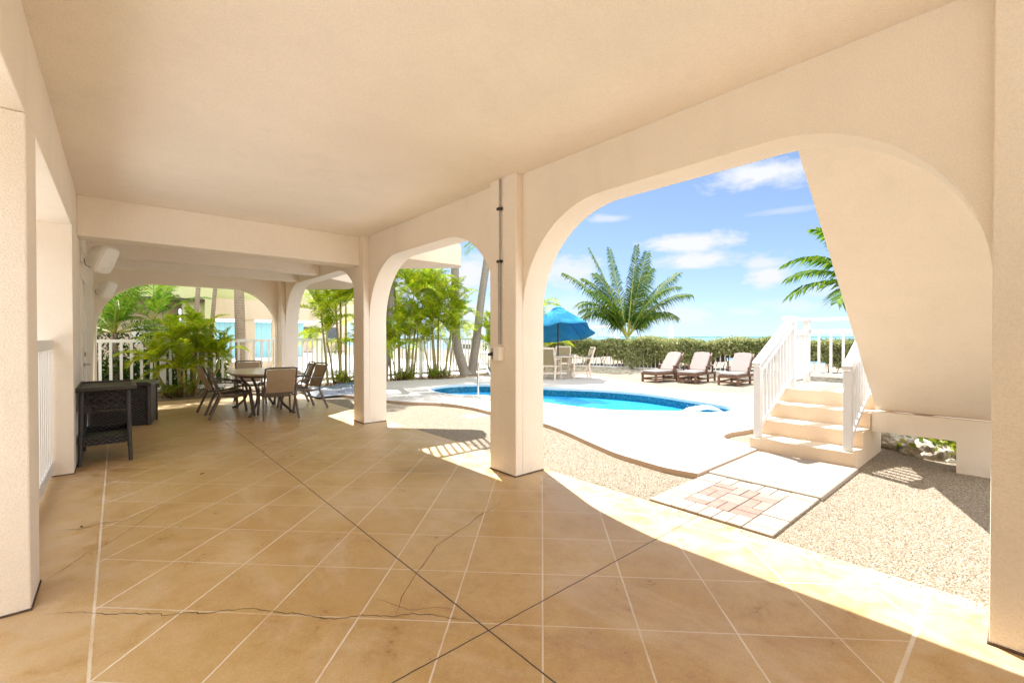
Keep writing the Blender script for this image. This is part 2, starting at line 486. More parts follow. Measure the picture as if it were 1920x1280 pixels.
# low far islands on the horizon
g = MB(); pts = []
for i in range(240):
    yy = -1500 + i*18
    h = 5.5 + 5*mnoise.noise((i*.13, 3, 0)) + 2.5*mnoise.noise((i*.7, 9, 0))
    gap = mnoise.noise((i*.045, 20, 1))
    pts.append((2300 + 60*sin(i*.2), yy, max(.2, h*(1 if gap > -.28 else .1))))
vs = []; fs = []
for (px_, py_, pz_) in pts: vs += [(px_, py_, -1.2), (px_+20, py_, pz_*.75), (px_+60, py_, pz_), (px_+160, py_, -1.2)]
for i in range(len(pts)-1):
    for k in range(3): fs.append((i*4+k, i*4+k+1, i*4+k+5, i*4+k+4))
g.add(vs, fs); struct(g.build('far_shore', M['far_green'], smooth=60))

# patio slab with scored lines; cracks are part of its surface
g = MB(); g.box(-1.3, 3.295, -3.95, 11.95, -.25, 0, 0)
def crack(pts, w):
    vs = []; fs = []; P = []
    for (a, b) in zip(pts[:-1], pts[1:]):
        for k in range(6):
            t_ = k/6; x_ = a[0]+(b[0]-a[0])*t_; y_ = a[1]+(b[1]-a[1])*t_
            j = .011*mnoise.noise((x_*31, y_*31, 2)) + .006*mnoise.noise((x_*90, y_*90, 5))
            P.append((x_+j, y_+j*.8))
    P.append(pts[-1]); n = len(P)
    for i, p in enumerate(P):
        a = P[max(0, i-1)]; b = P[min(n-1, i+1)]; d = Vector((b[0]-a[0], b[1]-a[1])).normalized(); s_ = Vector((-d.y, d.x))
        ww = w*(.55+.9*abs(mnoise.noise((p[0]*13, p[1]*13, 7)))) * min(1, .25+4*min(i, n-1-i)/n)
        vs += [(p[0]+s_.x*ww, p[1]+s_.y*ww, .002), (p[0]-s_.x*ww, p[1]-s_.y*ww, .002)]
    for i in range(n-1): fs.append((2*i, 2*i+1, 2*i+3, 2*i+2))
    g.add(vs, fs, 1)
crack([(-.282,3.149),(-.176,3.082),(-.107,3.013),(-.047,2.941),(.031,2.892),(.109,2.812),(.187,2.733),(.238,2.716),(.326,2.634),(.409,2.59),(.481,2.547),(.556,2.452),(.62,2.371),(.685,2.299),(.734,2.218),(.771,2.18),(.856,2.133),(.927,2.082),(1.001,2.006),(1.092,1.96),(1.159,1.873),(1.196,1.813),(1.255,1.742),(1.278,1.70)], .0026)
crack([(1.005,2.008),(1.046,2.052),(1.1,2.127),(1.174,2.195),(1.276,2.289),(1.35,2.344),(1.479,2.451),(1.546,2.513),(1.693,2.566),(1.756,2.594),(1.904,2.642),(2.035,2.721),(2.16,2.75),(2.312,2.803),(2.475,2.948)], .0020)
crack([(-.319,3.573),(-.262,3.655),(-.202,3.766),(-.147,3.875),(-.086,3.917),(-.008,4.029),(.077,4.181),(.173,4.351),(.263,4.521)], .0016)
crack([(1.0,2.2),(1.08,2.0),(1.2,1.93),(1.26,1.86)], .0015)
crack([(-.33,4.45),(-.2,4.38),(-.1,4.42),(.05,4.36)], .003)
struct(g.build('patio_floor', [M['floor'], M['crack']]))
# leaf-littered soil by the end fence
g = MB(); g.add([(-6,11.95,-.003),(3.2,11.95,-.003),(3.6,12.3,-.003),(11.5,12.35,-.003),(12.5,13.6,-.003),(-6,13.6,-.003)], [(0,1,2,3,4,5)])
struct(g.build('planting_soil', M['dark_soil']))
g = MB(); g.add([(-12,-16,-.003),(9,-16,-.003),(9,-3.96,-.003),(-1.31,-3.96,-.003),(-1.31,11.9,-.003),(-12,11.9,-.003)], [(0,1,2,3,4,5)])  # unseen pale slab, added to bounce sunlight up to the patio ceiling
struct(g.build('bounce_slab', M['pale_conc']))
g = MB(); g.box(-7.0,3.5,-7.2,-7.0,-.1,5.0); g.box(-7.2,-7.0,-7.2,11.8,-.1,5.0)  # unseen walls added left and behind to block low sky light
struct(g.build('sky_block_wall', M['sky_block']))
# neighbour's pale paving beyond the fence
g = MB(); g.add([(3.4,13.75,-.003),(13.6,13.75,-.003),(13.2,40,-.003),(3.4,40,-.003)], [(0,1,2,3)])
struct(g.build('neighbour_patio', M['pale_conc']))

def smooth_loop(pts, n=6, closed=True):
    out = []; k = len(pts)
    for i in range(k if closed else k-1):
        p0, p1, p2, p3 = (pts[(i-1) % k], pts[i], pts[(i+1) % k], pts[(i+2) % k]) if closed else (pts[max(i-1,0)], pts[i], pts[i+1], pts[min(i+2,k-1)])
        for j in range(n):
            t_ = j/n
            out.append(tuple(.5*((2*p1[c]) + (-p0[c]+p2[c])*t_ + (2*p0[c]-5*p1[c]+4*p2[c]-p3[c])*t_*t_ + (-p0[c]+3*p1[c]-3*p2[c]+p3[c])*t_**3) for c in (0,1)))
    if not closed: out.append(pts[-1])
    return out
POOL = smooth_loop([(5.72,9.45),(5.72,8.6),(6.2,7.85),(6.33,6.9),(6.36,6.2),(6.42,5.5),(6.63,4.84),(7.05,4.36),(7.42,3.98),(7.62,3.6),(8.05,3.42),(8.5,3.6),(8.72,4.1),(8.85,4.6),(9.05,5.3),(9.1,6.1),(8.85,7.1),(8.3,8.1),(7.95,9.1),(7.5,9.85),(6.8,10.2),(6.1,10.0)], 5)
near = smooth_loop([(4.16,2.06),(4.11,2.36),(4.15,2.7),(4.22,3.08),(4.43,3.63),(4.66,4.2),(4.84,4.8),(4.92,5.5),(4.9,6.16),(4.95,6.88),(4.8,7.6),(4.4,8.15),(4.17,8.75),(3.95,9.5),(3.8,10.4),(3.7,11.3),(3.75,12.05)], 4, False)
DECK = near + smooth_loop([(3.8,12.15),(5.9,12.4),(6.85,12.25),(7.9,11.85),(9.6,12.15),(11.2,12.3),(12.4,11.6),(12.35,10.3),(11.9,9.1),(11.05,7.35),(10.5,6.0),(10.5,4.95),(10.9,4.0),(11.2,3.0),(11.0,2.2),(10,2.2),(8.6,2.45),(7.6,2.5),(6.7,2.56),(6.28,2.65),(5.95,2.6),(5.82,2.42),(5.8,2.2),(5.78,2.06)], 3, False)
def fill_with_holes(loops, z):
    bm = bmesh.new()
    for lp in loops:
        vs_ = [bm.verts.new((p[0], p[1], z)) for p in lp]
        for i in range(len(vs_)): bm.edges.new((vs_[i], vs_[(i+1) % len(vs_)]))
    bmesh.ops.triangle_fill(bm, edges=bm.edges[:], use_beauty=True, use_dissolve=False)
    bm.verts.ensure_lookup_table()
    vv = [tuple(v.co) for v in bm.verts]; ff = [tuple(v.index for v in f.verts) for f in bm.faces]
    bm.free(); return vv, ff
def offset_loop(lp, d):
    out = []; n = len(lp)
    for i in range(n):
        a, b = Vector(lp[i-1]), Vector(lp[(i+1) % n]); t_ = (b-a).normalized(); out.append((lp[i][0]+t_.y*d, lp[i][1]-t_.x*d))
    return out
area = sum(POOL[i-1][0]*POOL[i][1]-POOL[i][0]*POOL[i-1][1] for i in range(len(POOL)))/2
sgn = 1 if area > 0 else -1
COPE = offset_loop(POOL, .09*sgn)
GR = [(-400,-400),(27,-400),(27,500),(-400,500)]
g = MB(); vv, ff = fill_with_holes([GR, COPE], -.006); g.add(vv, ff); struct(g.build('gravel_ground', M['gravel']))
g = MB(); vv, ff = fill_with_holes([DECK, COPE], .05); g.add(vv, ff, 0)
def wall_strip(g, lp, z0, z1, mi, closed=True):
    n = len(lp); vs_ = [(p[0], p[1], z0) for p in lp] + [(p[0], p[1], z1) for p in lp]
    g.add(vs_, [(i, (i+1) % n, n+(i+1) % n, n+i) for i in range(n if closed else n-1)], mi)
wall_strip(g, DECK, -.1, .05, 1)
struct(g.build('pool_deck', [M['deck'], M['kerb']]))
g = MB(); n = len(POOL)
for (A, B, za, zb, mi) in ((COPE, COPE, .05, .062, 0), (COPE, POOL, .062, .06, 0), (POOL, POOL, .06, .0, 0)):
    vs_ = [(p[0], p[1], za) for p in A] + [(p[0], p[1], zb) for p in B]
    g.add(vs_, [(i, (i+1) % n, n+(i+1) % n, n+i) for i in range(n)], mi)
IN = offset_loop(POOL, -.45*sgn)
wall_strip(g, POOL, -.155, .0, 1)
vs_ = [(p[0], p[1], -.155) for p in POOL] + [(p[0], p[1], -.17) for p in IN]
g.add(vs_, [(i, (i+1) % n, n+(i+1) % n, n+i) for i in range(n)], 2)
vv, ff = fill_with_holes([IN], -.17); g.add(vv, ff, 2)
struct(g.build('pool_basin', [M['coping'], M['tile'], M['plaster']]))
vv, ff = fill_with_holes([POOL], -.12)
g = MB(); g.add(vv, ff); struct(g.build('pool_water', M['water']))

# loose pebbles lying proud of the raked gravel
q_ = np.random.default_rng(12); NP = 22000
px_ = q_.uniform(3.22, 6.3, NP)**1.0; py_ = q_.uniform(-.6, 4.9, NP)
edge_ = q_.random(NP) < .06
px_ = np.where(edge_, 3.30+q_.normal(0, .05, NP), px_)
keep = ~((px_ > 3.27) & (px_ < 5.66) & (py_ > 1.09) & (py_ < 2.08)) & ~((px_ > 4.05+.33*np.maximum(0, py_-2.3)) & (py_ > 2.0)) & ~((px_ > 5.6) & (py_ > 1.08)) & ~((px_ < 3.29) & (~edge_))
px_, py_ = px_[keep], py_[keep]; n_ = len(px_)
base_ = np.array([(1,0,0),(.3,.9,0),(-.8,.5,0),(-.7,-.6,0),(.4,-.9,0),(.1,.0,.75),(0,0,-.6)])
rs_ = q_.uniform(.0028, .0062, n_)[:,None,None]; an_ = q_.uniform(0, 6.28, n_)
ca_, sa_ = np.cos(an_)[:,None], np.sin(an_)[:,None]
B_ = base_[None]*(1+q_.normal(0,.18,(n_,7,3))); B_[:,:,1] *= .75
X_ = B_[:,:,0]*ca_-B_[:,:,1]*sa_; Y_ = B_[:,:,0]*sa_+B_[:,:,1]*ca_
V_ = np.stack([X_, Y_, B_[:,:,2]], 2)*rs_ + np.stack([px_, py_, np.where(px_ < 3.295, .004, .0)], 1)[:,None,:]
tri_ = []
for i in range(5): tri_ += [(i, (i+1) % 5, 5), ((i+1) % 5, i, 6)]
F_ = (np.arange(n_)[:,None,None]*7+np.array(tri_)[None]).reshape(-1,3)
t = NT('pebble_stone'); g2 = t.n('ShaderNodeNewGeometry')
t.principled(t.ramp(g2.outputs['Random Per Island'], [(0, (.20, .15, .095)), (.4, (.36, .295, .215)), (.8, (.48, .415, .33)), (1, (.58, .52, .45))]), .8, spec=.25)
me = bpy.data.meshes.new('loose_pebbles'); me.from_pydata(V_.reshape(-1,3).tolist(), [], F_.tolist()); me.materials.append(t.mat)
o = bpy.data.objects.new('loose_pebbles', me); COL.objects.link(o); tag(o, 'loose pale pebbles scattered on the gravel beside the patio', 'pebbles', kind='stuff')
# concrete path and the paver panel
g = MB(); g.box(4.36, 5.62, 1.105, 2.07, -.15, .03); struct(g.build('path', M['path'], bevel=.012))
g = MB(); g.box(3.30, 4.35, 1.11, 2.06, -.15, .0, 3)
rp = random.Random(4)
def brick(x0, x1, y0, y1, mi):
    e = .0025; dz = rp.uniform(-.002, .003); z1 = .018+dz
    g.box(x0+e, x1-e, y0+e, y1-e, 0, z1, mi)
X0, X1, Y0, Y1 = 3.305, 4.345, 1.115, 2.055
bx = (X1-X0)/9.0
for i in range(9):
    for (ya, yb) in ((Y0, Y0+.2), (Y1-.2, Y1)): brick(X0+i*bx, X0+(i+1)*bx, ya, yb, 0)
by = (Y1-Y0-.4)/5.0
for j in range(5):
    brick(X0, X0+.2, Y0+.2+j*by, Y0+.2+(j+1)*by, 0); brick(X1-.2, X1, Y0+.2+j*by, Y0+.2+(j+1)*by, 0)
xi, xe = X0+.2, X1-.2; cw = (xe-xi)/6.0
k = 0
for i in range(3):
    for j in range(3):
        cx0 = xi+(xe-xi)/3*i; cx1 = xi+(xe-xi)/3*(i+1); ch = (Y1-Y0-.4)/3; cy0 = Y0+.2+ch*j; cy1 = cy0+ch
        for h in range(2):
            mi = rp.choice([1,1,2,1,2,1,2,1,1,0])
            if (i+j) % 2: brick(cx0, cx1, cy0+ch/2*h, cy0+ch/2*(h+1), mi)
            else: brick(cx0+(cx1-cx0)/2*h, cx0+(cx1-cx0)/2*(h+1), cy0, cy1, mi)
struct(g.build('paver_walkway', [M['brick_cream'], M['brick_pink'], M['brick_grey'], M['sand_joint']], bevel=.003, seg=1))

# ================================================================== HOUSE
CEIL = 2.93
house = empty('beach_house', (0, 0, 0), 'cream stucco house on arched piers whose open ground floor shelters the patio', 'house')
def arch_pts(a, b, zt, r, n=18, rz=None):
    """outline of an opening from a to b (a<b): up, over, down"""
    zs = zt-(rz or r); out = [(a, 0.0)]
    for i in range(n+1):
        th = pi - (pi/2)*i/n; out.append((a+r+r*cos(th), zs+(rz or r)*sin(th)))
    for i in range(n+1):
        th = pi/2 - (pi/2)*i/n; out.append((b-r+r*cos(th), zs+(rz or r)*sin(th)))
    out.append((b, 0.0)); return out
ARCHES = [(-3.45,-.29), (.10,3.235), (3.63,6.79), (7.18,11.46)]
poly = [(-3.85, 0.0)]
for a, b in ARCHES: poly += arch_pts(a, b, 2.535, .95)
poly += [(11.75, 0.0), (11.75, CEIL), (-3.85, CEIL)]
MB().prism(poly, 'x', 2.975, 3.255).build('arcade_wall', M['stucco'], house, smooth=20)
for i, (a, b) in enumerate([(-3.85,-3.45), (-.29,.10), (3.235,3.63), (6.79,7.18), (11.46,11.75)]):
    c = MB().box(2.88, 2.975, a, b, 0, CEIL).build('pilaster', M['stucco'], house, bevel=.006)
# dark shrinkage gap round the pier feet
for i, (a, b) in enumerate([(-.29,.10), (3.235,3.63), (6.79,7.18)]):
    MB().box(2.874, 3.26, a-.006, b+.006, .0, .012).build('base_joint', M['crack'], house)
MB().box(-1.25, 3.4, -3.95, 12.15, CEIL, 3.28).build('ceiling', M['smooth_stucco'], house)
MB().box(-.33, 2.88, 6.94, 7.27, 2.48, CEIL).build('beam', M['smooth_stucco'], house, bevel=.008)
MB().box(-.33, 2.975, 9.12, 9.36, 2.565, CEIL).build('beam', M['smooth_stucco'], house, bevel=.008)
MB().box(-.33, 2.975, 10.45, 10.69, 2.565, CEIL).build('beam', M['smooth_stucco'], house, bevel=.008)
poly = [(-.6, 0.0)] + arch_pts(-.30, 2.865, 2.44, .93) + [(2.975, 0.0), (2.975, CEIL), (-.6, CEIL)]
MB().prism(poly, 'y', 11.75, 11.95).build('end_wall', M['stucco'], house, smooth=20)
for (a, b) in ((3.24,3.58),(6.192,7.45)): MB().box(-.936, -.324, a-.006, b+.006, .0, .010).build('base_joint', M['crack'], house)
# left side: piers, header, then solid wall with a door
MB().box(-.93, -.33, 3.24, 3.58, 0, 2.45).build('pier', M['stucco'], house, bevel=.008)
MB().box(-.93, -.33, -.35, 0.0, 0, 2.45).build('pier', M['stucco'], house, bevel=.008)
MB().box(-.93, -.33, -3.9, -3.5, 0, 2.45).build('pier', M['stucco'], house, bevel=.008)
MB().box(-.93, -.33, -3.9, 6.19, 2.452, CEIL).build('header_beam', M['stucco'], house, bevel=.006)
g = MB(); g.box(-.93, -.33, 6.192, 7.45, 0, CEIL); g.box(-.93, -.33, 8.55, 11.75, 0, CEIL); g.box(-.93, -.33, 7.45, 8.55, 2.12, CEIL)
g.build('side_wall', M['stucco'], house)
door = MB().box(-.40, -.345, 7.50, 8.50, .01, 2.07).build('door', M['door_paint'], house, bevel=.004)
g = MB(); g.box(-.345, -.338, 7.62, 8.38, .25, .95); g.box(-.345, -.338, 7.62, 8.38, 1.1, 1.92); g.build('door_panel', M['door_paint'], door, bevel=.003)
g = MB(); g.box(-.42, -.315, 7.45, 7.50, 0, 2.12); g.box(-.42, -.315, 8.50, 8.55, 0, 2.12); g.box(-.42, -.315, 7.50, 8.50, 2.07, 2.12); g.build('door_frame', M['door_paint'], house, bevel=.004)
for z in (.3, 1.1, 1.85): MB().box(-.345, -.325, 7.495, 7.515, z, z+.1).build('hinge', M['grey_metal'], door)
g = MB(); g.tube([(-.345,8.42,.98),(-.29,8.42,.98),(-.285,8.33,.98)], .011); g.tube([(-.345,8.42,.98),(-.335,8.42,.98)], .03, 14); g.build('handle', M['grey_metal'], door, smooth=40)
g = MB(); g.tube([(-.345,8.42,1.12),(-.32,8.42,1.12)], .028, 14); g.build('deadbolt', M['grey_metal'], door, smooth=40)
# upper balconies at the pool side (their undersides show through the farther arches)
ZB = 2.585
MB().prism([(3.258,6.42),(4.44,6.42),(4.6,6.62),(4.55,6.75),(3.258,8.1)], 'z', ZB, ZB+.36).build('balcony', M['stair_conc'], house)
MB().prism([(3.258,9.4),(4.1,10.0),(4.4,11.16),(3.5,12.0),(3.258,12.1)], 'z', 2.55, 2.92).build('balcony', M['stair_conc'], house)
zr = ZB+.36
br = MB().box(3.42, 4.44, 6.45, 6.49, zr+.95, zr+1.0).build('balcony_railing', M['white_paint'], house)
MB().box(3.42, 4.44, 6.45, 6.49, zr+.02, zr+.07).build('bottom_rail', M['white_paint'], br)
for i in range(10): MB().box(3.45+i*.105, 3.475+i*.105, 6.455, 6.485, zr+.0, zr+.95).build('baluster', M['white_paint'], br)

# ================================================================== EXTERIOR STAIRCASE
st = empty('exterior_staircase', (0, 0, 0), 'cream concrete staircase with white handrails turning back over the gravel', 'staircase')
R_, XS = .17, [5.62, 5.945, 6.265, 6.58]
YA, YB = 1.135, 2.15
prof = [(5.62, -.05)]
for i, x_ in enumerate(XS):
    prof += [(x_, R_*i if i else -.05)] if i else []
    prof += [(x_, R_*(i+1))]
prof += [(6.85, .68), (6.85, -.05)]
MB().prism(prof, 'y', YA, YB).build('steps', M['stair_conc'], st)
MB().prism([(6.45,-.1),(6.78,-.1),(6.78,1.12),(7.92,1.12),(7.92,2.27),(6.852,2.27),(6.852,YA-.004),(6.45,YA-.004)], 'z', .52, .68).build('landing', M['stair_conc'], st, bevel=.01)
SL = .815; XB = 6.36
def soff(x_): return .545 + SL*(XB-x_)
pf = [(XB, soff(XB)), (3.40, soff(3.40))]
top = []; zt = .68; x_ = 6.44
while x_ > 3.42:
    top.append((x_, zt)); zt += .19; top.append((x_, zt)); x_ -= .19/SL
top.append((3.40, zt))
pf += top[::-1]
MB().prism(pf, 'y', -.1, 1.1).build('upper_flight', M['stucco'], st)
g = MB(); g.box(6.30, 6.45, -.1, 1.13, .31, .53); g.box(6.30, 6.45, -.1, .455, -.1, .31); g.build('base_wall', M['stucco'], st)
MB().box(7.6, 7.75, 1.5, 2.2, -.1, .52).build('landing_support', M['stair_conc'], st)
PW = .075
def post(x, y, z0, z1, parent, cap=True):
    g = MB(); g.box(x-PW/2, x+PW/2, y-PW/2, y+PW/2, z0, z1)
    return g.build('post', M['rail_white'], parent, bevel=.004)
def slanted_rail(y, nm='railing'):
    xa, za, xb, zb = 5.70, .17, 6.86, .68
    g = MB(); s_ = (zb-za)/(xb-xa); sid = (0,1,0)
    g.bar((xa-.06, y, 1.03), (xb, y, 1.03+.52*1.12), .09, .05, side=sid)
    g.bar((xa, y, .93), (xb, y, .93+.52*1.1), .045, .06, side=sid)
    g.bar((xa+.03, y, .28), (xb-.02, y, .28+.55*1.0), .045, .05, side=sid)
    r_ = g.build(nm, M['rail_white'], st, bevel=.006)
    post(xa, y, .17, 1.0, r_); post(xb+.02, y, .68, 1.60, r_)
    for i in range(9):
        f = (i+1)/10; x_ = xa+(xb-xa)*f
        MB().box(x_-.013, x_+.013, y-.013, y+.013, .28+.55*f, .93+.56*f).build('baluster', M['rail_white'], r_)
    return r_
slanted_rail(2.09); slanted_rail(1.215)
y_ = 2.19; x_ = 7.85
lr = MB().box(6.90, x_+.045, y_-.045, y_+.045, 1.59, 1.635).build('landing_railing', M['rail_white'], st, bevel=.006)
for za, zb in ((1.38,1.45),(.74,.80)): MB().box(6.90, x_, y_-.022, y_+.022, za, zb).build('rail', M['rail_white'], lr, bevel=.006)
post(x_, y_, .68, 1.59, lr)
for i in range(6): MB().box(6.99+i*.135, 7.03+i*.135, y_-.015, y_+.015, .80, 1.38).build('baluster', M['rail_white'], lr)
lr = MB().box(x_-.045, x_+.045, 1.12, y_-.047, 1.59, 1.635).build('landing_railing', M['rail_white'], st, bevel=.006)
for za, zb in ((1.41,1.465),(.76,.82)): MB().box(x_-.022, x_+.022, 1.12, y_-.05, za, zb).build('rail', M['rail_white'], lr, bevel=.006)
for i in range(7): MB().box(x_-.015, x_+.015, y_-.17-i*.15, y_-.14-i*.15, .82, 1.41).build('baluster', M['rail_white'], lr)

def superell(a, b, n=48, e=2.6):
    out = []
    for i in range(n):
        th = 2*pi*i/n; cx, sx = cos(th), sin(th)
        out.append((a*abs(cx)**(2/e)*(1 if cx >= 0 else -1), b*abs(sx)**(2/e)*(1 if sx >= 0 else -1)))
    return out

# ================================================================== FITTINGS ON THE HOUSE
cd = empty('electrical_conduit', (2.86, 3.45, 1.2), 'thin grey electrical conduit running down the pier beside the large arch', 'conduit')
g = MB(); g.tube([(0,0,.08),(0,0,1.72)], .0095, 10); g.tube([(0,.019,.08),(0,.019,.9)], .005, 8); g.build('pipe', M['grey_metal'], cd, smooth=50)
for z in (.90, 1.42):
    g = MB(); g.box(-.018, .02, -.026, .03, z-.012, z+.012); g.build('clamp', M['black'], cd)
ob = empty('outlet_box', (2.88, 3.45, 1.18), 'small white outlet box with open grey cover at the foot of the conduit', 'outlet')
MB().box(-.07, 0, -.045, .045, -.06, .075).build('housing', M['white_plastic'], ob, bevel=.006)
g = MB(); g.box(-.05, -.012, .05, .105, -.052, .06); g.build('cover', M['grey_metal'], ob, bevel=.004)
g = MB(); g.tube([(-.055,.075,0),(-.062,.085,.0),(-.06,.13,-.005)], [.018,.02,.012], 10); g.build('plug', M['black'], ob, smooth=50)

def make_speaker(loc, label, sc, rz):
    s = empty('outdoor_speaker', loc, label, 'speaker', 0, 'outdoor speakers on the side wall'); s.scale = (sc,)*3
    g = MB(); g.box(-.008, .012, -.055, .055, -.06, .09); g.tube([(0,0,.03),(.10,-.01,.02)], .024, 10); g.build('bracket', M['white_plastic'], s, smooth=40)
    X = Matrix.Translation((.185, -.03, .0)) @ Matrix.Rotation(rz, 4, 'Z') @ Matrix.Rotation(radians(24), 4, 'Y')
    def ring(x, w, h, n=28, e=4.5): return [X @ Vector((x, p[0], p[1])) for p in superell(w, h, n, e)]
    def loft(rings, cap=True):
        n = len(rings[0]); vs_ = [p for r in rings for p in r]
        fs_ = [(i*n+j, i*n+(j+1) % n, (i+1)*n+(j+1) % n, (i+1)*n+j) for i in range(len(rings)-1) for j in range(n)]
        return vs_, fs_ + [tuple(range(n)), tuple((len(rings)-1)*n+j for j in range(n))]
    g = MB(); g.add(*loft([ring(-.13,.045,.07), ring(-.12,.07,.10), ring(-.04,.105,.15), ring(.02,.115,.165)])); g.build('cabinet', M['white_plastic'], s, smooth=35)
    g = MB(); g.add(*loft([ring(.023,.125,.18), ring(.055,.125,.18), ring(.082,.108,.165), ring(.095,.075,.13)])); g.build('grille', M['white_plastic'], s, smooth=28)
    g = MB(); g.tube([(.02,.0,-.02),(.03,.0,-.09),(.07,.0,-.12),(.12,.0,-.10)], .0045, 6); g.build('cable', M['black'], s)
    return s
make_speaker((-.32, 7.62, 2.33), 'larger white outdoor speaker with dangling cable, tilted down under the first beam', 1.0, radians(-38))
make_speaker((-.32, 11.3, 2.24), 'smaller white outdoor speaker on the wall corner beside the far arch', .95, radians(-38))

# side railing between the left piers
sr = empty('side_railing', (-.49, 3.6, 0), 'white slatted railing filling the gap between the two left piers', 'railing')
MB().box(-.03, .03, 0, 2.58, 1.235, 1.325).build('top_rail', M['white_paint'], sr, bevel=.006)
MB().box(-.025, .025, 0, 2.58, .06, .17).build('bottom_rail', M['white_paint'], sr, bevel=.006)
for i in range(19): MB().box(-.014, .014, .06+i*.135, .098+i*.135, .17, 1.235).build('baluster', M['white_paint'], sr)

# ================================================================== FURNITURE UNDER THE ARCADE
def make_sling_chair():
    c = empty('sling_chair', (0,0,0), 'x', 'chair', group='sling chairs around the patio table')
    # faces +y
    g = MB(); n = 8; vs_ = []; fs_ = []
    for i in range(n+1):
        t_ = i/n; y_ = -.22+.46*t_; z_ = .40+.035*t_-.035*sin(pi*t_)
        vs_ += [(-.245, y_, z_), (.245, y_, z_), (-.245, y_, z_-.008), (.245, y_, z_-.008)]
    for i in range(n):
        a = i*4; b = a+4; fs_ += [(a, a+1, b+1, b), (a+2, b+2, b+3, a+3)]
    g.add(vs_, fs_, 0); g.build('seat', M['sling'], c, smooth=50)
    g = MB(); vs_ = []; fs_ = []
    for i in range(n+1):
        t_ = i/n; y_ = -.27-.16*t_+.02*sin(pi*t_)*-1; z_ = .47+.44*t_
        vs_ += [(-.235, y_, z_), (.235, y_, z_), (-.235, y_-.008, z_), (.235, y_-.008, z_)]
    for i in range(n):
        a = i*4; b = a+4; fs_ += [(a, a+1, b+1, b), (a+2, b+2, b+3, a+3)]
    g.add(vs_, fs_, 0); g.build('backrest', M['sling'], c, smooth=50)
    for s_ in (-1, 1):
        g = MB(); x_ = .262*s_
        g.bar((x_*1.12, -.42, 0), (x_, -.245, .42), .03, .042); g.build('leg', M['dark_frame'], c, bevel=.005)
        g = MB(); g.bar((x_*1.08, .30, 0), (x_, .24, .435), .03, .042); g.build('leg', M['dark_frame'], c, bevel=.005)
        g = MB(); g.tube([(x_, -.245, .40), (x_, -.275, .5), (x_, -.36, .74), (x_*.98, -.44, .93)], .016, 8)
        g.tube([(x_, -.25, .405), (x_, 0, .41), (x_, .25, .44)], .016, 8)
        g.build('side_frame', M['dark_frame'], c, smooth=50)
        g = MB(); g.tube([(x_, -.33, .66), (x_*1.06, -.2, .665), (x_*1.08, 0, .655), (x_*1.08, .16, .62), (x_*1.05, .235, .55), (x_, .245, .43)], .014, 8)
        g.build('armrest', M['dark_frame'], c, smooth=50)
    MB().tube([(-.257, -.435, .925), (-.2, -.45, .94), (.2, -.45, .94), (.257, -.435, .925)], .015, 8).build('top_rail', M['dark_frame'], c, smooth=50)
    MB().tube([(-.262, -.275, .47), (.262, -.275, .47)], .011, 8).build('back_rail', M['dark_frame'], c, smooth=50)
    MB().tube([(-.262, .25, .435), (.262, .25, .435)], .013, 8).build('seat_rail', M['dark_frame'], c, smooth=50)
    return c
TBL = (2.02, 9.3)
def face(px_, py_, tx, ty): return atan2(ty-py_, tx-px_) - pi/2
ch0 = make_sling_chair()
spots = [((2.05, 8.44), radians(-4), 'tan sling chair at the near end of the patio table, its back to the viewer'),
         ((1.53, 8.98), radians(-98), 'brown sling chair on the wall side of the patio table, the nearer of two'),
         ((1.47, 9.58), radians(-84), 'brown sling chair on the wall side of the patio table, the farther of two'),
         ((2.60, 8.98), radians(100), 'tan sling chair on the pool side of the patio table, nearer the arcade pier'),
         ((2.60, 9.66), radians(84), 'tan sling chair on the pool side of the patio table, the farther of two'),
         ((2.05, 10.5), radians(174), 'sling chair at the far end of the patio table, facing the viewer')]
for i, (p, a, lb) in enumerate(spots):
    c = ch0 if i == 0 else copy_tree(ch0)
    c.location = (p[0], p[1], 0); c.rotation_euler = (0, 0, a); c.scale = (.90, .90, .90); c['label'] = lb
tb = empty('patio_table', (*TBL, 0), 'long oval stone topped patio table with curved dark metal legs', 'table')
MB().prism(superell(.56, .98), 'z', .70, .732).build('tabletop', M['tabletop'], tb, bevel=.008, smooth=30)
MB().prism(superell(.48, .88), 'z', .665, .698).build('apron', M['dark_frame'], tb, smooth=30)
for sx in (-1, 1):
    for sy in (-1, 1):
        g = MB(); pts = [(.30*sx,.62*sy,.67),(.22*sx,.5*sy,.52),(.17*sx,.42*sy,.35),(.2*sx,.46*sy,.18),(.30*sx,.62*sy,.05),(.345*sx,.69*sy,.02)]
        pts = [Vector(p) for p in pts]; sm = []
        for i in range(len(pts)-1):
            for q in range(4): sm.append(pts[i].lerp(pts[i+1], q/4))
        sm.append(pts[-1])
        for _ in range(2): sm = [sm[0]]+[(sm[i-1]+sm[i]*2+sm[i+1])/4 for i in range(1, len(sm)-1)]+[sm[-1]]
        g.tube(sm, .022, 8); g.tube([(.345*sx,.69*sy,.0),(.345*sx,.69*sy,.03)], .032, 10)
        g.build('leg', M['dark_frame'], tb, smooth=50)
g = MB(); g.tube([(.19*cos(2*pi*i/24)*1.0, .44*sin(2*pi*i/24), .32) for i in range(24)], .012, 6, closed=True); g.build('stretcher_ring', M['dark_frame'], tb, smooth=50)

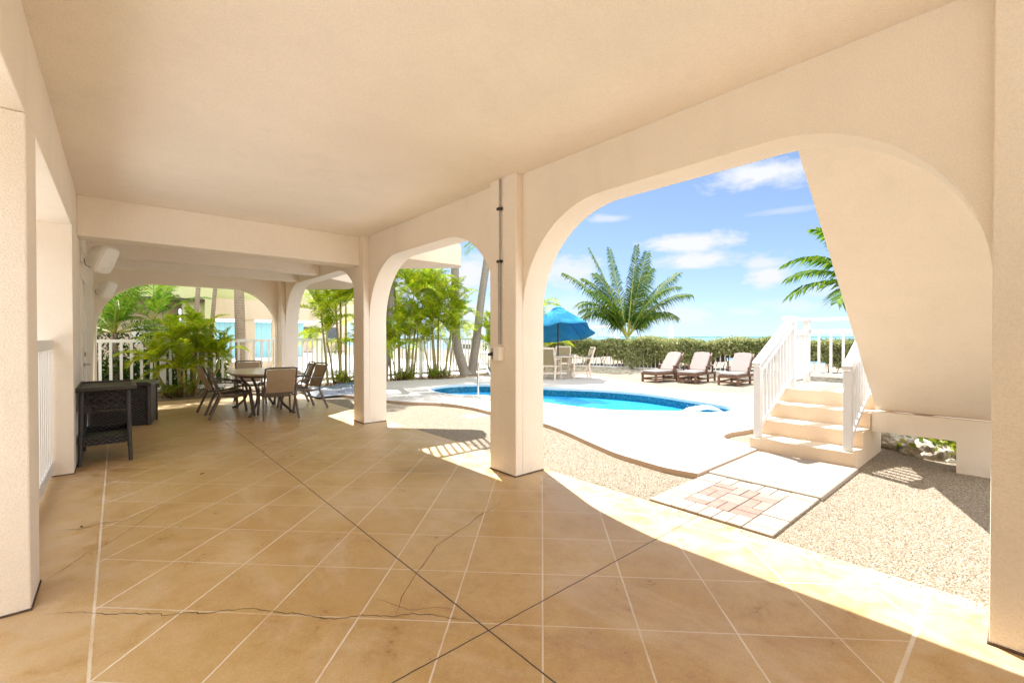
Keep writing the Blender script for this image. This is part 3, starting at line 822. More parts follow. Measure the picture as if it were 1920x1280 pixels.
# wicker console
wt = empty('wicker_console', (-.10, 6.93, 0), 'black wicker serving console with lattice apron and lower shelf by the left pier', 'side table')
g = MB(); g.box(-.235, .235, -.475, .475, .775, .80); g.build('tabletop', M['weave'], wt, bevel=.006)
g = MB()
for (a, b) in (((-.24,-.48),(.24,-.48)),((.24,-.48),(.24,.48)),((.24,.48),(-.24,.48)),((-.24,.48),(-.24,-.48))): g.tube([(a[0],a[1],.80),(b[0],b[1],.80)], .022, 10)
g.build('rim', M['wicker_frame'], wt, smooth=50)
for sx in (-1, 1):
    for sy in (-1, 1):
        MB().tube([(.205*sx,.435*sy,0),(.195*sx,.42*sy,.3),(.185*sx,.40*sy,.79)], [.019,.021,.024], 10).build('leg', M['wicker_frame'], wt, smooth=50)
def lattice(face_pts, name='lattice_apron'):
    (x0,y0),(x1,y1) = face_pts; g = MB(); z0, z1 = .56, .775; L = sqrt((x1-x0)**2+(y1-y0)**2); H_ = z1-z0; d = .075; k = -H_
    while k < L:
        for s_ in (0, 1):
            pa = []
            for tt in np.linspace(0, H_, 7):
                u = k+tt
                if 0 <= u <= L:
                    f = u/L; pa.append((x0+(x1-x0)*f, y0+(y1-y0)*f, (z0+tt) if s_ == 0 else (z1-tt)))
            if len(pa) > 1: g.tube(pa, .0065, 5)
        k += d
    g.tube([(x0,y0,z0),(x1,y1,z0)], .014, 8)
    return g.build(name, M['wicker_frame'], wt)
lattice(((-.19,-.41),(.19,-.41))); lattice(((.19,-.41),(.19,.41))); lattice(((-.19,.41),(.19,.41))); lattice(((-.19,-.41),(-.19,.41)))
MB().box(-.20, .20, -.42, .42, .20, .225).build('shelf', M['weave'], wt, bevel=.005)
g = MB()
for sy in (-1, 1): g.box(-.195, .195, sy*.42-.012, sy*.42+.012, .205, .29)
for sx in (-1, 1): g.box(sx*.197-.012, sx*.197+.012, -.42, .42, .205, .29)
g.build('shelf_rim', M['weave'], wt, bevel=.005)

db = empty('storage_box', (.07, 9.24, 0), 'black wicker weave deck storage box with lid, against the side wall', 'storage box', radians(-12))
g = MB(); g.box(-.36, .36, -.27, .27, .0, .60); g.build('body', M['weave'], db, bevel=.02)
for sx in (-1, 1):
    for sy in (-1, 1): MB().tube([(sx*.345,sy*.255,0),(sx*.345,sy*.255,.6)], .035, 10).build('corner_trim', M['wicker_frame'], db, smooth=50)
g = MB(); g.prism([(-.39,.60),(.39,.60),(.39,.635),(.33,.665),(-.33,.665),(-.39,.635)], 'y', -.30, .30); g.build('lid', M['wicker_frame'], db, bevel=.008)

# ================================================================== POOLSIDE
hr = empty('pool_handrail', (5.80, 7.72, .05), 'bent stainless steel handrail at the pool steps', 'handrail')
g = MB(); a = Vector((0,0,0)); b = RGT*.34+FWD*.28; pr = []
for t_, z_ in ((0,0),(0,.2),(0,.45),(.0,.62),(.04,.72),(.12,.78),(.24,.79),(.36,.74),(.6,.58),(.85,.42),(.97,.34),(1.0,.25),(1.0,.13),(.9,.05),(.7,-.02),(.55,-.08),(.5,-.16)):
    p = a.lerp(b, t_); pr.append(Vector((p.x, p.y, z_)))
for _ in range(2):
    q = [pr[0]]
    for i in range(len(pr)-1): q += [pr[i].lerp(pr[i+1], .25), pr[i].lerp(pr[i+1], .75)]
    q.append(pr[-1]); pr = q
g.tube(pr, .024, 10); g.build('rail', M['steel'], hr, smooth=60)
g = MB(); g.tube([(0,0,0),(0,0,.015)], .055, 16); g.build('flange', M['steel'], hr, smooth=40)

wj = empty('water_jet', (7.75, 3.78, -.1), 'white arching spray of water falling into the end of the pool', 'water jet')
rj = random.Random(3); g = MB()
for k in range(34):
    o_ = Vector((.27+rj.uniform(-.02,.02), -.26+rj.uniform(-.02,.02), .12)); a_ = radians(128+rj.uniform(-16,16)); L = .78+rj.uniform(-.16,.14); H_ = .24+rj.uniform(-.05,.05)
    pp = []; brk = rj.random()
    for i in range(15):
        t_ = i/14; pp.append((o_.x+cos(a_)*L*t_+rj.uniform(-.004,.004), o_.y+sin(a_)*L*t_, o_.z*(1-t_)-.03*t_+4*H_*t_*(1-t_)*.62+rj.uniform(-.006,.006)))
    g.tube(pp[:rj.randint(9, 15)], [max(.0025, .007-.004*i/14+rj.uniform(-.002,.002)) for i in range(15)][:15][:len(pp)], 5) if False else None
    m_ = rj.randint(10, 15); g.tube(pp[:m_], [.0065+rj.uniform(-.003,.003) for _ in range(m_)], 5)
    for q in range(8):
        i = rj.randint(5, 14); p = Vector(pp[i])+Vector((rj.uniform(-.05,.05), rj.uniform(-.05,.05), rj.uniform(-.05,.04))); r_ = rj.uniform(.004,.01)
        g.add([p+Vector(v)*r_ for v in ((1,0,0),(-1,0,0),(0,1,0),(0,-1,0),(0,0,1),(0,0,-1))], [(0,2,4),(2,1,4),(1,3,4),(3,0,4),(2,0,5),(1,2,5),(3,1,5),(0,3,5)])
g.build('spray', M['spray'], wj, smooth=60)

# umbrella (tilted, half furled) + table and chairs
UX, UY = 10.74, 10.0
um = empty('patio_umbrella', (UX, UY, .05), 'tilted blue canvas umbrella over the poolside table', 'umbrella')
MB().tube([(0,0,0),(0,0,2.2)], .022, 10).build('pole', M['pole_dark'], um, smooth=50)
tilt = Matrix.Translation((0,0,2.28)) @ Matrix.Rotation(radians(-17), 4, RGT)
g = MB(); vs_ = [(0,0,0)]; fs_ = []; NR, NS = 7, 64
for i in range(1, NR+1):
    t_ = i/NR
    for j in range(NS):
        th = 2*pi*j/NS; ph = (th*8/(2*pi)) % 1; sc = 1-.13*sin(pi*ph)*t_
        r_ = 1.16*t_*sc; z_ = -.88*t_**1.12-.02*sin(pi*ph)*t_ + .05*sin(th*3)*t_*t_
        vs_.append((r_*cos(th), r_*sin(th), z_))
for j in range(NS): fs_.append((0, 1+j, 1+(j+1) % NS))
for i in range(NR-1):
    for j in range(NS): fs_.append((1+i*NS+j, 1+(i+1)*NS+j, 1+(i+1)*NS+(j+1) % NS, 1+i*NS+(j+1) % NS))
g.add(vs_, fs_, 0, tilt); cn = g.build('canopy', M['umbrella'], um, smooth=50)
sd = cn.modifiers.new('cloth', 'SOLIDIFY'); sd.thickness = .006
g = MB(); vs_ = [(0,0,.05)]; fs_ = []
for j in range(24):
    th = 2*pi*j/24; vs_.append((.22*cos(th), .22*sin(th), -.11))
fs_ = [(0, 1+j, 1+(j+1) % 24) for j in range(24)]
g.add(vs_, fs_, 0, tilt); g.build('vent_cap', M['umbrella'], um, smooth=60)
for k in range(8):
    th = 2*pi*k/8; p = tilt @ Vector((1.14*cos(th), 1.14*sin(th), -.88)); q = tilt @ Vector((0,0,-.05))
    MB().tube([q+Vector((0,0,-.02)), p+Vector((0,0,-.003))], .008, 5).build('rib', M['pole_dark'], um)
pt = empty('round_table', (UX, UY, .05), 'small round tan table standing under the blue umbrella', 'table')
MB().prism(superell(.5, .5, 32, 2), 'z', .66, .70).build('tabletop', M['tan_resin'], pt, bevel=.008, smooth=30)
for k in range(4):
    th = pi/4+pi/2*k; MB().bar((.36*cos(th), .36*sin(th), 0), (.28*cos(th), .28*sin(th), .66), .05, .05).build('leg', M['tan_resin'], pt, bevel=.005)
g = MB(); g.bar((-.24,-.24,.25),(.24,.24,.25),.03,.05); g.bar((-.24,.24,.2),(.24,-.24,.2),.03,.05); g.build('stretcher', M['tan_resin'], pt)
def make_resin_chair():
    c = empty('poolside_chair', (0,0,.05), 'x', 'chair', group='chairs at the umbrella table')
    g = MB()
    for i in range(6): g.box(-.24, .24, -.22+i*.08, -.15+i*.08, .385, .41)
    g.build('seat', M['tan_resin'], c, bevel=.004)
    g = MB(); n = 6; vs_ = []; fs_ = []
    for i in range(n+1):
        t_ = i/n; y_ = -.24-.17*t_; z_ = .44+.50*t_; vs_ += [(-.215, y_, z_), (.215, y_, z_), (-.215, y_-.01, z_), (.215, y_-.01, z_)]
    for i in range(n): a = i*4; b = a+4; fs_ += [(a,a+1,b+1,b),(a+2,b+2,b+3,a+3)]
    g.add(vs_, fs_); g.build('backrest', M['sling_olive'], c)
    for s_ in (-1, 1):
        x_ = .25*s_
        MB().bar((x_, -.30, 0), (x_, -.225, .42), .045, .05).build('leg', M['tan_resin'], c, bevel=.005)
        MB().bar((x_, .25, 0), (x_, .24, .62), .045, .05).build('leg', M['tan_resin'], c, bevel=.005)
        g = MB(); g.bar((x_, -.225, .40), (x_, -.42, .98), .045, .05); g.build('back_post', M['tan_resin'], c, bevel=.005)
        g = MB(); g.bar((x_, -.32, .64), (x_, .28, .63), .06, .03); g.build('armrest', M['tan_resin'], c, bevel=.005)
        MB().bar((x_, -.26, .2), (x_, .24, .2), .03, .05).build('stretcher', M['tan_resin'], c)
    for (y_, z_, w_, h_) in ((-.415,.96,.04,.06),(-.245,.42,.04,.05),(.245,.37,.03,.06),(-.27,.2,.03,.05)): MB().bar((-.25,y_,z_),(.25,y_,z_),w_,h_).build('cross_rail', M['tan_resin'], c, bevel=.004)
    return c
pc0 = make_resin_chair()
for i, (x_, y_, a_, lb) in enumerate([(10.10, 9.72, face(10.10, 9.72, UX, UY), 'tan poolside chair with its olive sling back to the viewer, left of the round table'),
                                  (11.13, 9.40, radians(52), 'tan poolside chair in side profile at the right of the round table'),
                                  (11.4, 10.45, face(11.4, 10.45, UX, UY), 'tan poolside chair beyond the round table, facing the viewer')]):
    c = pc0 if i == 0 else copy_tree(pc0)
    c.location = (x_, y_, .05); c.rotation_euler = (0,0,a_); c['label'] = lb

def make_lounger():
    L = empty('sun_lounger', (0,0,0), 'x', 'sun lounger', group='sun loungers in front of the hedge')
    # foot end at x=0, runs to +x
    g = MB(); g.box(0, 1.05, -.30, -.25, .24, .31); g.box(0, 1.05, .25, .30, .24, .31); g.box(1.05, 1.75, -.30, -.25, .24, .31); g.box(1.05, 1.75, .25, .30, .24, .31)
    for i in range(12): g.box(.02+i*.085, .085+i*.085, -.25, .25, .275, .30)
    g.box(0, .05, -.25, .25, .24, .31); g.build('frame', M['brown_wood'], L, bevel=.006)
    for x_ in (.05, 1.08, 1.68):
        for s_ in (-1, 1): MB().box(x_-.03, x_+.03, s_*.275-.03, s_*.275+.03, 0, .24).build('leg', M['brown_wood'], L, bevel=.006)
    g = MB(); g.box(.03, .07, -.25, .25, .08, .13); g.box(1.06, 1.1, -.25, .25, .08, .13); g.box(.05, 1.7, -.285, -.265, .09, .14); g.box(.05, 1.7, .265, .285, .09, .14); g.build('stretcher', M['brown_wood'], L)
    rot = Matrix.Translation((.92, 0, .31)) @ Matrix.Rotation(radians(-50), 4, 'Y')
    g = MB(); g.box(0, .80, -.30, -.25, -.03, .03, 0, rot); g.box(0, .80, .25, .30, -.03, .03, 0, rot)
    for i in range(8): g.box(.03+i*.095, .10+i*.095, -.25, .25, -.012, .012, 0, rot)
    g.build('back_frame', M['brown_wood'], L, bevel=.005)
    for s_ in (-1, 1):
        g = MB(); g.bar((.85, s_*.31, .52), (1.42, s_*.31, .52), .07, .03); g.bar((.9, s_*.31, .27), (.9, s_*.31, .51), .05, .05); g.bar((1.38, s_*.31, .27), (1.38, s_*.31, .51), .05, .05)
        g.build('armrest', M['brown_wood'], L, bevel=.005)
    g = MB(); g.box(.01, .93, -.27, .27, .312, .385); g.build('seat_cushion', M['cushion'], L, bevel=.03, seg=3)
    g = MB(); out = [(.02,-.27),(.70,-.27),(.77,-.2),(.79,0),(.77,.2),(.70,.27),(.02,.27)]
    n = len(out); vs_ = [rot @ Vector((p[0],p[1],.035)) for p in out]+[rot @ Vector((p[0],p[1],.105)) for p in out]
    g.add(vs_, [tuple(range(n)), tuple(range(2*n-1,n-1,-1))]+[(i,n+i,n+(i+1)%n,(i+1)%n) for i in range(n)]); g.build('back_cushion', M['cushion'], L, bevel=.025, seg=3)
    return L
l0 = make_lounger()
for i, (x_, y_, a_, lb) in enumerate([(12.02, 7.50, -9, 'brown sun lounger with beige cushion nearest the umbrella, leftmost of the row'),
                                   (12.52, 6.56, 5, 'brown sun lounger with beige cushion in the middle of the row of three'),
                                   (12.78, 5.48, 3, 'brown sun lounger with beige cushion nearest the white stair railing')]):
    c = l0 if i == 0 else copy_tree(l0)
    c.location = (x_, y_, -.01); c.rotation_euler = (0,0,radians(a_)); c.scale = (.93, .93, .93); c['label'] = lb

# tarp on the gravel
g = MB(); NX, NY = 46, 40; vs_ = []; fs_ = []
for i in range(NX+1):
    for j in range(NY+1):
        u, w = i/NX, j/NY; x_ = -.75+1.55*u; y_ = -.55+1.25*w
        e = min(u, 1-u, w, 1-w)
        n_ = mnoise.noise((x_*2.2, y_*4.5, 3)); n2_ = mnoise.noise((x_*6, y_*9, 8))
        z_ = .01 + min(1, e*9)*(.10+.13*n_+.05*n2_)
        vs_.append((x_+.12*mnoise.noise((u*3, w*3, 1)), y_+.15*mnoise.noise((u*3, w*3, 6)), max(.006, z_)))
for i in range(NX):
    for j in range(NY): a = i*(NY+1)+j; fs_.append((a, a+NY+1, a+NY+2, a+1))
g.add(vs_, fs_); tp = g.build('tarp', M['tarp'], smooth=80, loc=(4.02, 10.75, .03)); tag(tp, 'crumpled blue and grey tarp lying on the gravel beyond the patio table', 'tarp')
# access cover in the gravel
g = MB(); g.prism(superell(.2, .15, 24, 5), 'z', 0, .02); o = g.build('access_cover', M['pale_conc'], bevel=.004, loc=(4.62, 6.25, -.02)); tag(o, 'pale flat access cover set in the gravel near the pool deck', 'cover')
# dead leaves
for i, (x_, y_, s_, lb) in enumerate([(.62, 5.35, .026, 'small dark dead leaf lying alone in the middle of the patio floor'), (-.2, 4.42, .022, 'curled dry leaf on the patio floor by the left pier'), ]):
    g = MB(); vs_ = []; fs_ = []
    for a in range(6):
        t_ = a/5; w_ = sin(pi*min(1, t_*1.02+.02))*.4; z_ = .3*(t_-.5)**2+.08
        vs_ += [(t_-.5, -w_, z_+.18), (t_-.5, 0, z_), (t_-.5, w_, z_+.2)]
    for a in range(5): b = a*3; fs_ += [(b,b+3,b+4,b+1),(b+1,b+4,b+5,b+2)]
    g.add([(v[0]*s_*1.6, v[1]*s_, v[2]*s_) for v in vs_], fs_); o = g.build('dead_leaf', M['dry_leaf'], smooth=80, loc=(x_, y_, .001 if x_ < 3.2 else -.01)); o.rotation_euler = (0,0,i*1.3+.4)
    tag(o, lb, 'leaf')

# rocks and shrub seen through the staircase base
rr = random.Random(9)
def rock(loc, s_, label):
    bm = bmesh.new(); bmesh.ops.create_icosphere(bm, subdivisions=4, radius=1)
    sd = rr.uniform(0, 50)
    for v in bm.verts:
        n_ = mnoise.noise(v.co*1.3+Vector((sd,0,0)))*.35+mnoise.noise(v.co*3.1+Vector((sd,4,0)))*.18+mnoise.noise(v.co*8+Vector((sd,4,0)))*.07
        v.co = v.co*(1+n_); v.co.x *= s_[0]; v.co.y *= s_[1]; v.co.z *= s_[2]
    me = bpy.data.meshes.new('rock'); bm.to_mesh(me); bm.free(); me.materials.append(M['rock'])
    me.polygons.foreach_set('use_smooth', [True]*len(me.polygons))
    o = bpy.data.objects.new('rock', me); COL.objects.link(o); o.location = loc
    return tag(o, label, 'rock', 'coral rocks behind the staircase')
rock((7.25, 1.06, .03), (.24,.30,.19), 'pale coral rock in the stair base opening, nearest the steps')
rock((6.93, .70, .01), (.18,.24,.15), 'pitted coral rock in the middle of the stair base opening')
rock((7.75, .95, .05), (.22,.24,.2), 'small coral rock behind the gap between two larger ones')
rock((6.72, .24, .0), (.12,.15,.09), 'low coral rock at the right edge of the stair base opening')
def leaf_cloud(g, n, fn, size, aspect=.45, rng=None, mi=0, up=.3):
    rng = rng or RNG
    for _ in range(n):
        p = Vector(fn()); d = Vector((rng.gauss(0,1), rng.gauss(0,1), rng.gauss(0,1)+up)).normalized()
        s_ = d.cross(Vector((rng.gauss(0,1), rng.gauss(0,1), rng.gauss(0,1)))).normalized(); L = size*rng.uniform(.6,1.3); w = L*aspect/2
        m_ = p+d*L*.5; g.add([p, m_+s_*w, p+d*L, m_-s_*w], [(0,1,2,3)], mi)
sh = empty('low_shrub', (7.25, .38, 0), 'leafy green shrub behind the coral rocks under the stairs', 'shrub')
g = MB(); leaf_cloud(g, 1100, lambda: (rr.gauss(0,.24), rr.gauss(0,.26), abs(rr.gauss(.14,.14))), .075, .6, rr); g.build('foliage', M['shrub_leaf'], sh)
g = MB()
for k in range(12): a = rr.uniform(0, 6.28); g.tube([(0,0,0),(cos(a)*.15,sin(a)*.2,.2),(cos(a)*.3,sin(a)*.4,.38)], .006, 5)
g.build('stem', M['cane'], sh)

# ================================================================== PALMS
def frond(g, base, d0, length, droop, leaf, n, rng, w=.022, vee=.5, mi=0, mir=1, twist=0, start=.14, ang=.75, hang=.35):
    d = Vector(d0).normalized(); p = Vector(base); steps = 14; seg = length/steps
    side = d.cross(Vector((0,0,1)))
    if side.length < 1e-3: side = Vector((1,0,0))
    side.normalize()
    pts = [p.copy()]; tans = [d.copy()]
    for i in range(steps):
        k = droop*(.35+1.3*i/steps)/steps
        d = (d + Vector((0,0,-1))*k*(1.0-.3*abs(d.z))).normalized()
        p = p + d*seg; pts.append(p.copy()); tans.append(d.copy())
    g.tube(pts, [.011*length*(1-.85*i/steps)*.8 for i in range(steps+1)], 5, mir)
    for i in range(n):
        t_ = start+(1-start)*(i+.5)/n; f = t_*steps; k = min(int(f), steps-1); q = pts[k].lerp(pts[k+1], f-k); tn = tans[k].lerp(tans[k+1], f-k).normalized()
        sd = (side - tn*side.dot(tn)).normalized(); up = sd.cross(tn).normalized()
        if twist: sd, up = sd*cos(twist)+up*sin(twist), up*cos(twist)-sd*sin(twist)
        prof = (sin(pi*min(1, .12+.80*t_))**.6)*(1-.25*t_)
        for s_ in (-1, 1):
            if rng.random() < .04: continue
            L = leaf*prof*rng.uniform(.85,1.12); a = ang+.35*t_+rng.uniform(-.08,.08)
            dr = (sd*s_*cos(a*.9) + tn*sin(a*.9) + up*vee*(1-.5*t_)*rng.uniform(.6,1.3)).normalized()
            ww = w*rng.uniform(.8,1.15)*.5; wd = tn
            m_ = q+dr*L*.55+Vector((0,0,-hang*L*.10)); e = q+dr*L+Vector((0,0,-hang*L*rng.uniform(.5,1.1)))
            g.add([q-wd*ww*.7, q+wd*ww*.7, m_+wd*ww, m_-wd*ww, e], [(0,1,2,3),(3,2,4)], mi)

def cane_path(x0, y0, lean, ang, h, bend):
    out = []
    for i in range(7):
        t_ = i/6; out.append(Vector((x0+cos(ang)*lean*(t_**bend), y0+sin(ang)*lean*(t_**bend), h*t_)))
    return out

def areca(loc, stems, label, seed, leafmat='areca', base_leaves=True, fl=1.15, nl=27, lw=.036, group='areca palms along the white fence'):
    rng = random.Random(seed)
    root = empty('areca_palm', loc, label, 'palm', group=group)
    for (dx, dy, lean, ang, h, r_) in stems:
        pth = cane_path(dx, dy, lean, ang, h, 1.3)
        MB().tube(pth, [r_*(1.15-.35*i/6) for i in range(7)], 8).build('trunk', M['cane'], root, smooth=60)
        top = pth[-1]; g = MB()
        g.tube([top, top+Vector((cos(ang)*.03, sin(ang)*.03, .32))], [r_*1.05, r_*.5], 7, 1)
        nf = rng.randint(9, 11)
        for k in range(nf):
            az = k*2.399+rng.uniform(-.3,.3)+ang; el = rng.uniform(.35,1.25) if k > 1 else 1.35
            d0 = (cos(az)*cos(el), sin(az)*cos(el), sin(el))
            frond(g, top+Vector((0,0,.22+.05*rng.random())), d0, fl*rng.uniform(.85,1.3), rng.uniform(1.3,2.3), .46*fl*rng.uniform(.8,1.1), nl, rng, lw, .55, hang=.45, ang=.7)
        g.build('crown', [M[leafmat], M['rachis']], root)
    if base_leaves:
        g = MB()
        for k in range(26):
            az = rng.uniform(0, 6.28); el = rng.uniform(.5, 1.3); d0 = (cos(az)*cos(el), sin(az)*cos(el), sin(el))
            frond(g, (rng.uniform(-.25,.25), rng.uniform(-.15,.15), .02), d0, rng.uniform(.3,.6), 1.5, .22, 9, rng, .03, .5)
        for k in range(120):
            a = rng.uniform(0, 6.28); r2 = abs(rng.gauss(0,.22)); p = Vector((cos(a)*r2*1.4, sin(a)*r2, .02)); d = Vector((cos(a)*.6, sin(a)*.6, rng.uniform(.2,1.2))).normalized(); s_ = d.cross(Vector((0,0,1))).normalized()*.02; L = rng.uniform(.12,.32)
            g.add([p-s_, p+s_, p+d*L], [(0,1,2)], 2)
        g.build('basal_leaves', [M['shrub_leaf'], M['rachis'], M['dry_leaf']], root)
    return root
areca((4.85, 12.85, -.003), [(-.4,.1,.15,2.6,1.75,.032),(-.12,-.1,.18,1.9,2.15,.034),(.12,.12,.12,4.4,2.0,.034),(.32,0,.3,.2,2.3,.036),(.5,.1,.4,.3,1.6,.032),(0,.2,.2,1.2,2.5,.034),(-.2,.2,.2,3.4,1.2,.028),(.45,-.1,.2,.5,.8,.026)], 'areca palm clump behind the blue tarp, yellow green crowns over several canes', 21)
areca((6.75, 12.85, -.003), [(-.42,0,.3,2.9,2.2,.034),(-.1,.1,.1,1.0,1.5,.03),(.05,-.1,.2,5.6,2.45,.034),(.3,.1,.35,.4,2.3,.034),(-.05,.15,.2,3.3,2.75,.034),(.15,.0,.2,1.4,1.0,.026),(-.3,-.1,.2,3.6,.7,.026),(.4,.1,.2,.3,1.5,.03)], 'tall areca palm clump to the left of the crossed palm trunks, beyond the pool', 22)
areca((7.95, 12.85, -.003), [(-.1,0,.1,3.0,1.7,.034),(.1,.1,.25,.9,2.3,.034),(.25,-.1,.4,.2,2.0,.034),(0,.1,.2,2.2,2.6,.034),(.3,.0,.2,5.8,1.2,.028),(-.2,.1,.2,3.3,.9,.026),(.1,.2,.2,1.8,1.6,.03),(.55,.1,.25,.2,1.5,.03)], 'areca palm clump with rusty base leaves beside the leaning palm trunk', 23)
areca((10.55, 12.9, -.003), [(-.1,0,.1,3.0,1.35,.028),(.15,.1,.2,.9,1.8,.028),(.3,-.1,.3,.2,1.1,.026),(.0,.1,.2,2.0,.8,.026)], 'short areca palm clump partly hidden by the pier with the conduit', 24, fl=.8)
areca((12.3, 12.75, .0), [(0,0,.1,1.0,2.15,.04),(.35,.1,.2,.5,1.1,.034),(-.3,.1,.2,2.6,1.2,.03),(.6,0,.2,.5,.7,.03)], 'areca palm rising behind the blue umbrella', 25, fl=1.25, base_leaves=False)
areca((1.02, 12.55, -.003), [(-.2,0,.2,2.6,.55,.036),(.05,.1,.1,2.0,.95,.038),(.3,0,.2,.5,.7,.036),(.5,.1,.3,.3,.6,.034),(.3,.2,.15,1.0,1.15,.036),(.1,-.1,.1,4.6,.35,.03)], 'bushy areca palm clump at the patio end beside the wicker storage box', 26, 'areca', True, .70, 38, .022)
# dark green feather palm at the far left behind the fence
def feather(loc, h, r_, label, seed, nf, fl, trunkmat, leafmat='areca_green', lean=(0,0), el_rng=(-.1,1.2), leaf=.55, name='feather_palm', nl=40, group=None, path=None, wl=.035):
    rng = random.Random(seed); root = empty(name, loc, label, 'palm', group=group)
    if path is None: path = [Vector((lean[0]*(t_**1.5), lean[1]*(t_**1.5), h*t_)) for t_ in [i/9 for i in range(10)]]
    k = len(path)-1
    MB().tube(path, [r_*(1.25-.4*i/k) if i else r_*1.5 for i in range(k+1)], 12).build('trunk', M[trunkmat], root, smooth=60)
    top = path[-1]; g = MB()
    for q in range(nf):
        az = q*2.399+rng.uniform(-.25,.25); el = rng.uniform(*el_rng); d0 = (cos(az)*cos(el), sin(az)*cos(el), sin(el))
        frond(g, top, d0, fl*rng.uniform(.8,1.12), rng.uniform(1.1,2.0), leaf*rng.uniform(.85,1.1), nl, rng, wl, .35, hang=.55)
    g.build('crown', [M[leafmat], M['rachis']], root); return root
feather((-.05, 14.3, -.02), 1.45, .07, 'dark green feather palm arching over the fence at the far left', 31, 19, 2.1, 'trunk_ring', el_rng=(.15,1.3), leaf=.5, nl=48, wl=.028)
feather((.75, 15.3, -.02), 1.8, .07, 'bright green palm behind the fence in front of the pale green house', 32, 14, 1.7, 'trunk_ring', 'areca_green', el_rng=(.2,1.2), leaf=.45, nl=46, wl=.026)
feather((1.55, 15.0, -.02), 4.2, .055, 'slender ringed palm trunk against the pale green house, left one of the pair', 33, 9, 1.7, 'trunk_ring', lean=(.25,0), group='slender ringed palms by the green house')
feather((1.95, 15.2, -.02), 4.4, .05, 'slender ringed palm trunk against the pale green house, right one of the pair', 34, 9, 1.7, 'trunk_ring', lean=(.3,0), group='slender ringed palms by the green house')
feather((2.62, 14.6, -.02), 6.0, .115, 'thick ringed palm trunk standing behind the fence beyond the patio table', 35, 12, 2.2, 'trunk_ring', lean=(-.12,0))
# tall leaning palms by the pool
def P(pts): return [Vector(p) for p in pts]
def dense(pts, n=4):
    pts = P(pts); out = []
    for i in range(len(pts)-1):
        for q in range(n): out.append(pts[i].lerp(pts[i+1], q/n))
    out.append(pts[-1])
    for _ in range(3): out = [out[0]]+[(out[i-1]+out[i]*2+out[i+1])/4 for i in range(1, len(out)-1)]+[out[-1]]
    return out
def rl(r, z): return tuple(RGT*r) [:2] + (z,)
feather((9.28, 13.1, -.02), 0, .15, 'tall grey palm with curved trunk, left of the two crossing beyond the pool', 41, 16, 2.6, 'trunk_grey', path=dense([rl(0,0), rl(-.13,.45), rl(-.30,1.0), rl(-.37,1.8), rl(-.37,3.2), rl(-.36,6.2)]), group='tall grey palms beyond the pool', leaf=.6, nl=46)
feather((9.62, 13.2, -.02), 0, .135, 'tall grey palm leaning right, right of the two crossing beyond the pool', 42, 16, 2.6, 'trunk_grey', path=dense([rl(0,0), rl(.06,.5), rl(.18,1.3), rl(.34,2.7), rl(.6,4.4), rl(.85,6.8)]), group='tall grey palms beyond the pool', leaf=.6, nl=46)
feather((6.12, 12.98, -.02), 0, .10, 'tall grey palm trunk half hidden by the arcade pier, beside the areca clump', 43, 16, 2.6, 'trunk_grey', path=dense([rl(0,0), rl(.1,1), rl(.2,2.2), rl(.3,3.6), rl(.4,6.0)]), group='tall grey palms beyond the pool', leaf=.6, nl=46)
feather((12.15, 13.9, -.02), 5.3, .13, 'palm hidden by the pier whose frond tip shows above the blue umbrella', 44, 16, 2.3, 'trunk_grey', leaf=.55)
feather((15.2, 2.62, -.02), 2.6, .13, 'green palm behind the staircase whose fronds reach left over the railing', 45, 0, 2.2, 'trunk_grey', name='palm_tree')

ru = random.Random(19); g = MB()
leaf_cloud(g, 8000, lambda: (ru.uniform(-1.9, 2.2), ru.uniform(13.75, 15.4), min(1.35, abs(ru.gauss(.0, .62)))), .15, .30, ru, 0, .5)
g.build('undergrowth', M['areca_dark'] if 'areca_dark' in M else M['areca_green']); tag(bpy.data.objects['undergrowth'], 'dark green undergrowth filling the bed behind the left picket fence', 'undergrowth', kind='stuff')
# young coconut palm behind the hedge: each frond its own part
cp = empty('coconut_palm', (16.55, 11.35, -.02), 'young green coconut palm spreading its fronds above the hedge', 'palm')
MB().tube([(0,0,0),(0,0,.7),(.02,0,1.3)], [.2,.17,.12], 12).build('trunk', M['trunk_grey'], cp, smooth=60)
rng = random.Random(77)
for (a_img, el, dep, L, dr, tw) in [
    (180, 58, .15, 4.3, .95, .3), (180, 68, .4, 3.6, 1.3, .3), (180, 70, -.2, 4.5, .6, .5), (180, 80, .2, 4.3, .3, .6), (0, 85, -.2, 4.3, .25, -.6), (0, 78, .3, 4.2, .45, -.6), (0, 62, .1, 4.0, 1.0, -.3),
    (0, 58, -.35, 3.5, 1.5, -.3), (180, 60, -.4, 3.3, 2.0, .3), (180, 56, -.2, 2.6, 2.0, .3), (0, 57, -.4, 2.6, 2.0, -.3), (180, 68, -.6, 3.4, 2.0, .3), (0, 70, -.6, 3.4, 2.0, -.3), (180, 62, .6, 2.9, 1.9, .3), (0, 60, .6, 2.8, 1.9, -.3), (0, 74, .7, 3.8, 1.0, -.4), (180, 75, .8, 3.6, 1.2, .4)]:
    sx = -1 if a_img == 180 else 1; e = radians(el)
    d0 = RGT*(sx*cos(e)) + FWD*dep*cos(e) + Vector((0,0,sin(e)))
    L *= .64 if el < radians(71) else .93; g = MB(); frond(g, (0,0,1.3), d0, L, dr, .82, 78, rng, .040, .12, twist=tw, start=.18, ang=.5, hang=.8)
    g.build('frond', [M['coco'], M['rachis']], cp)

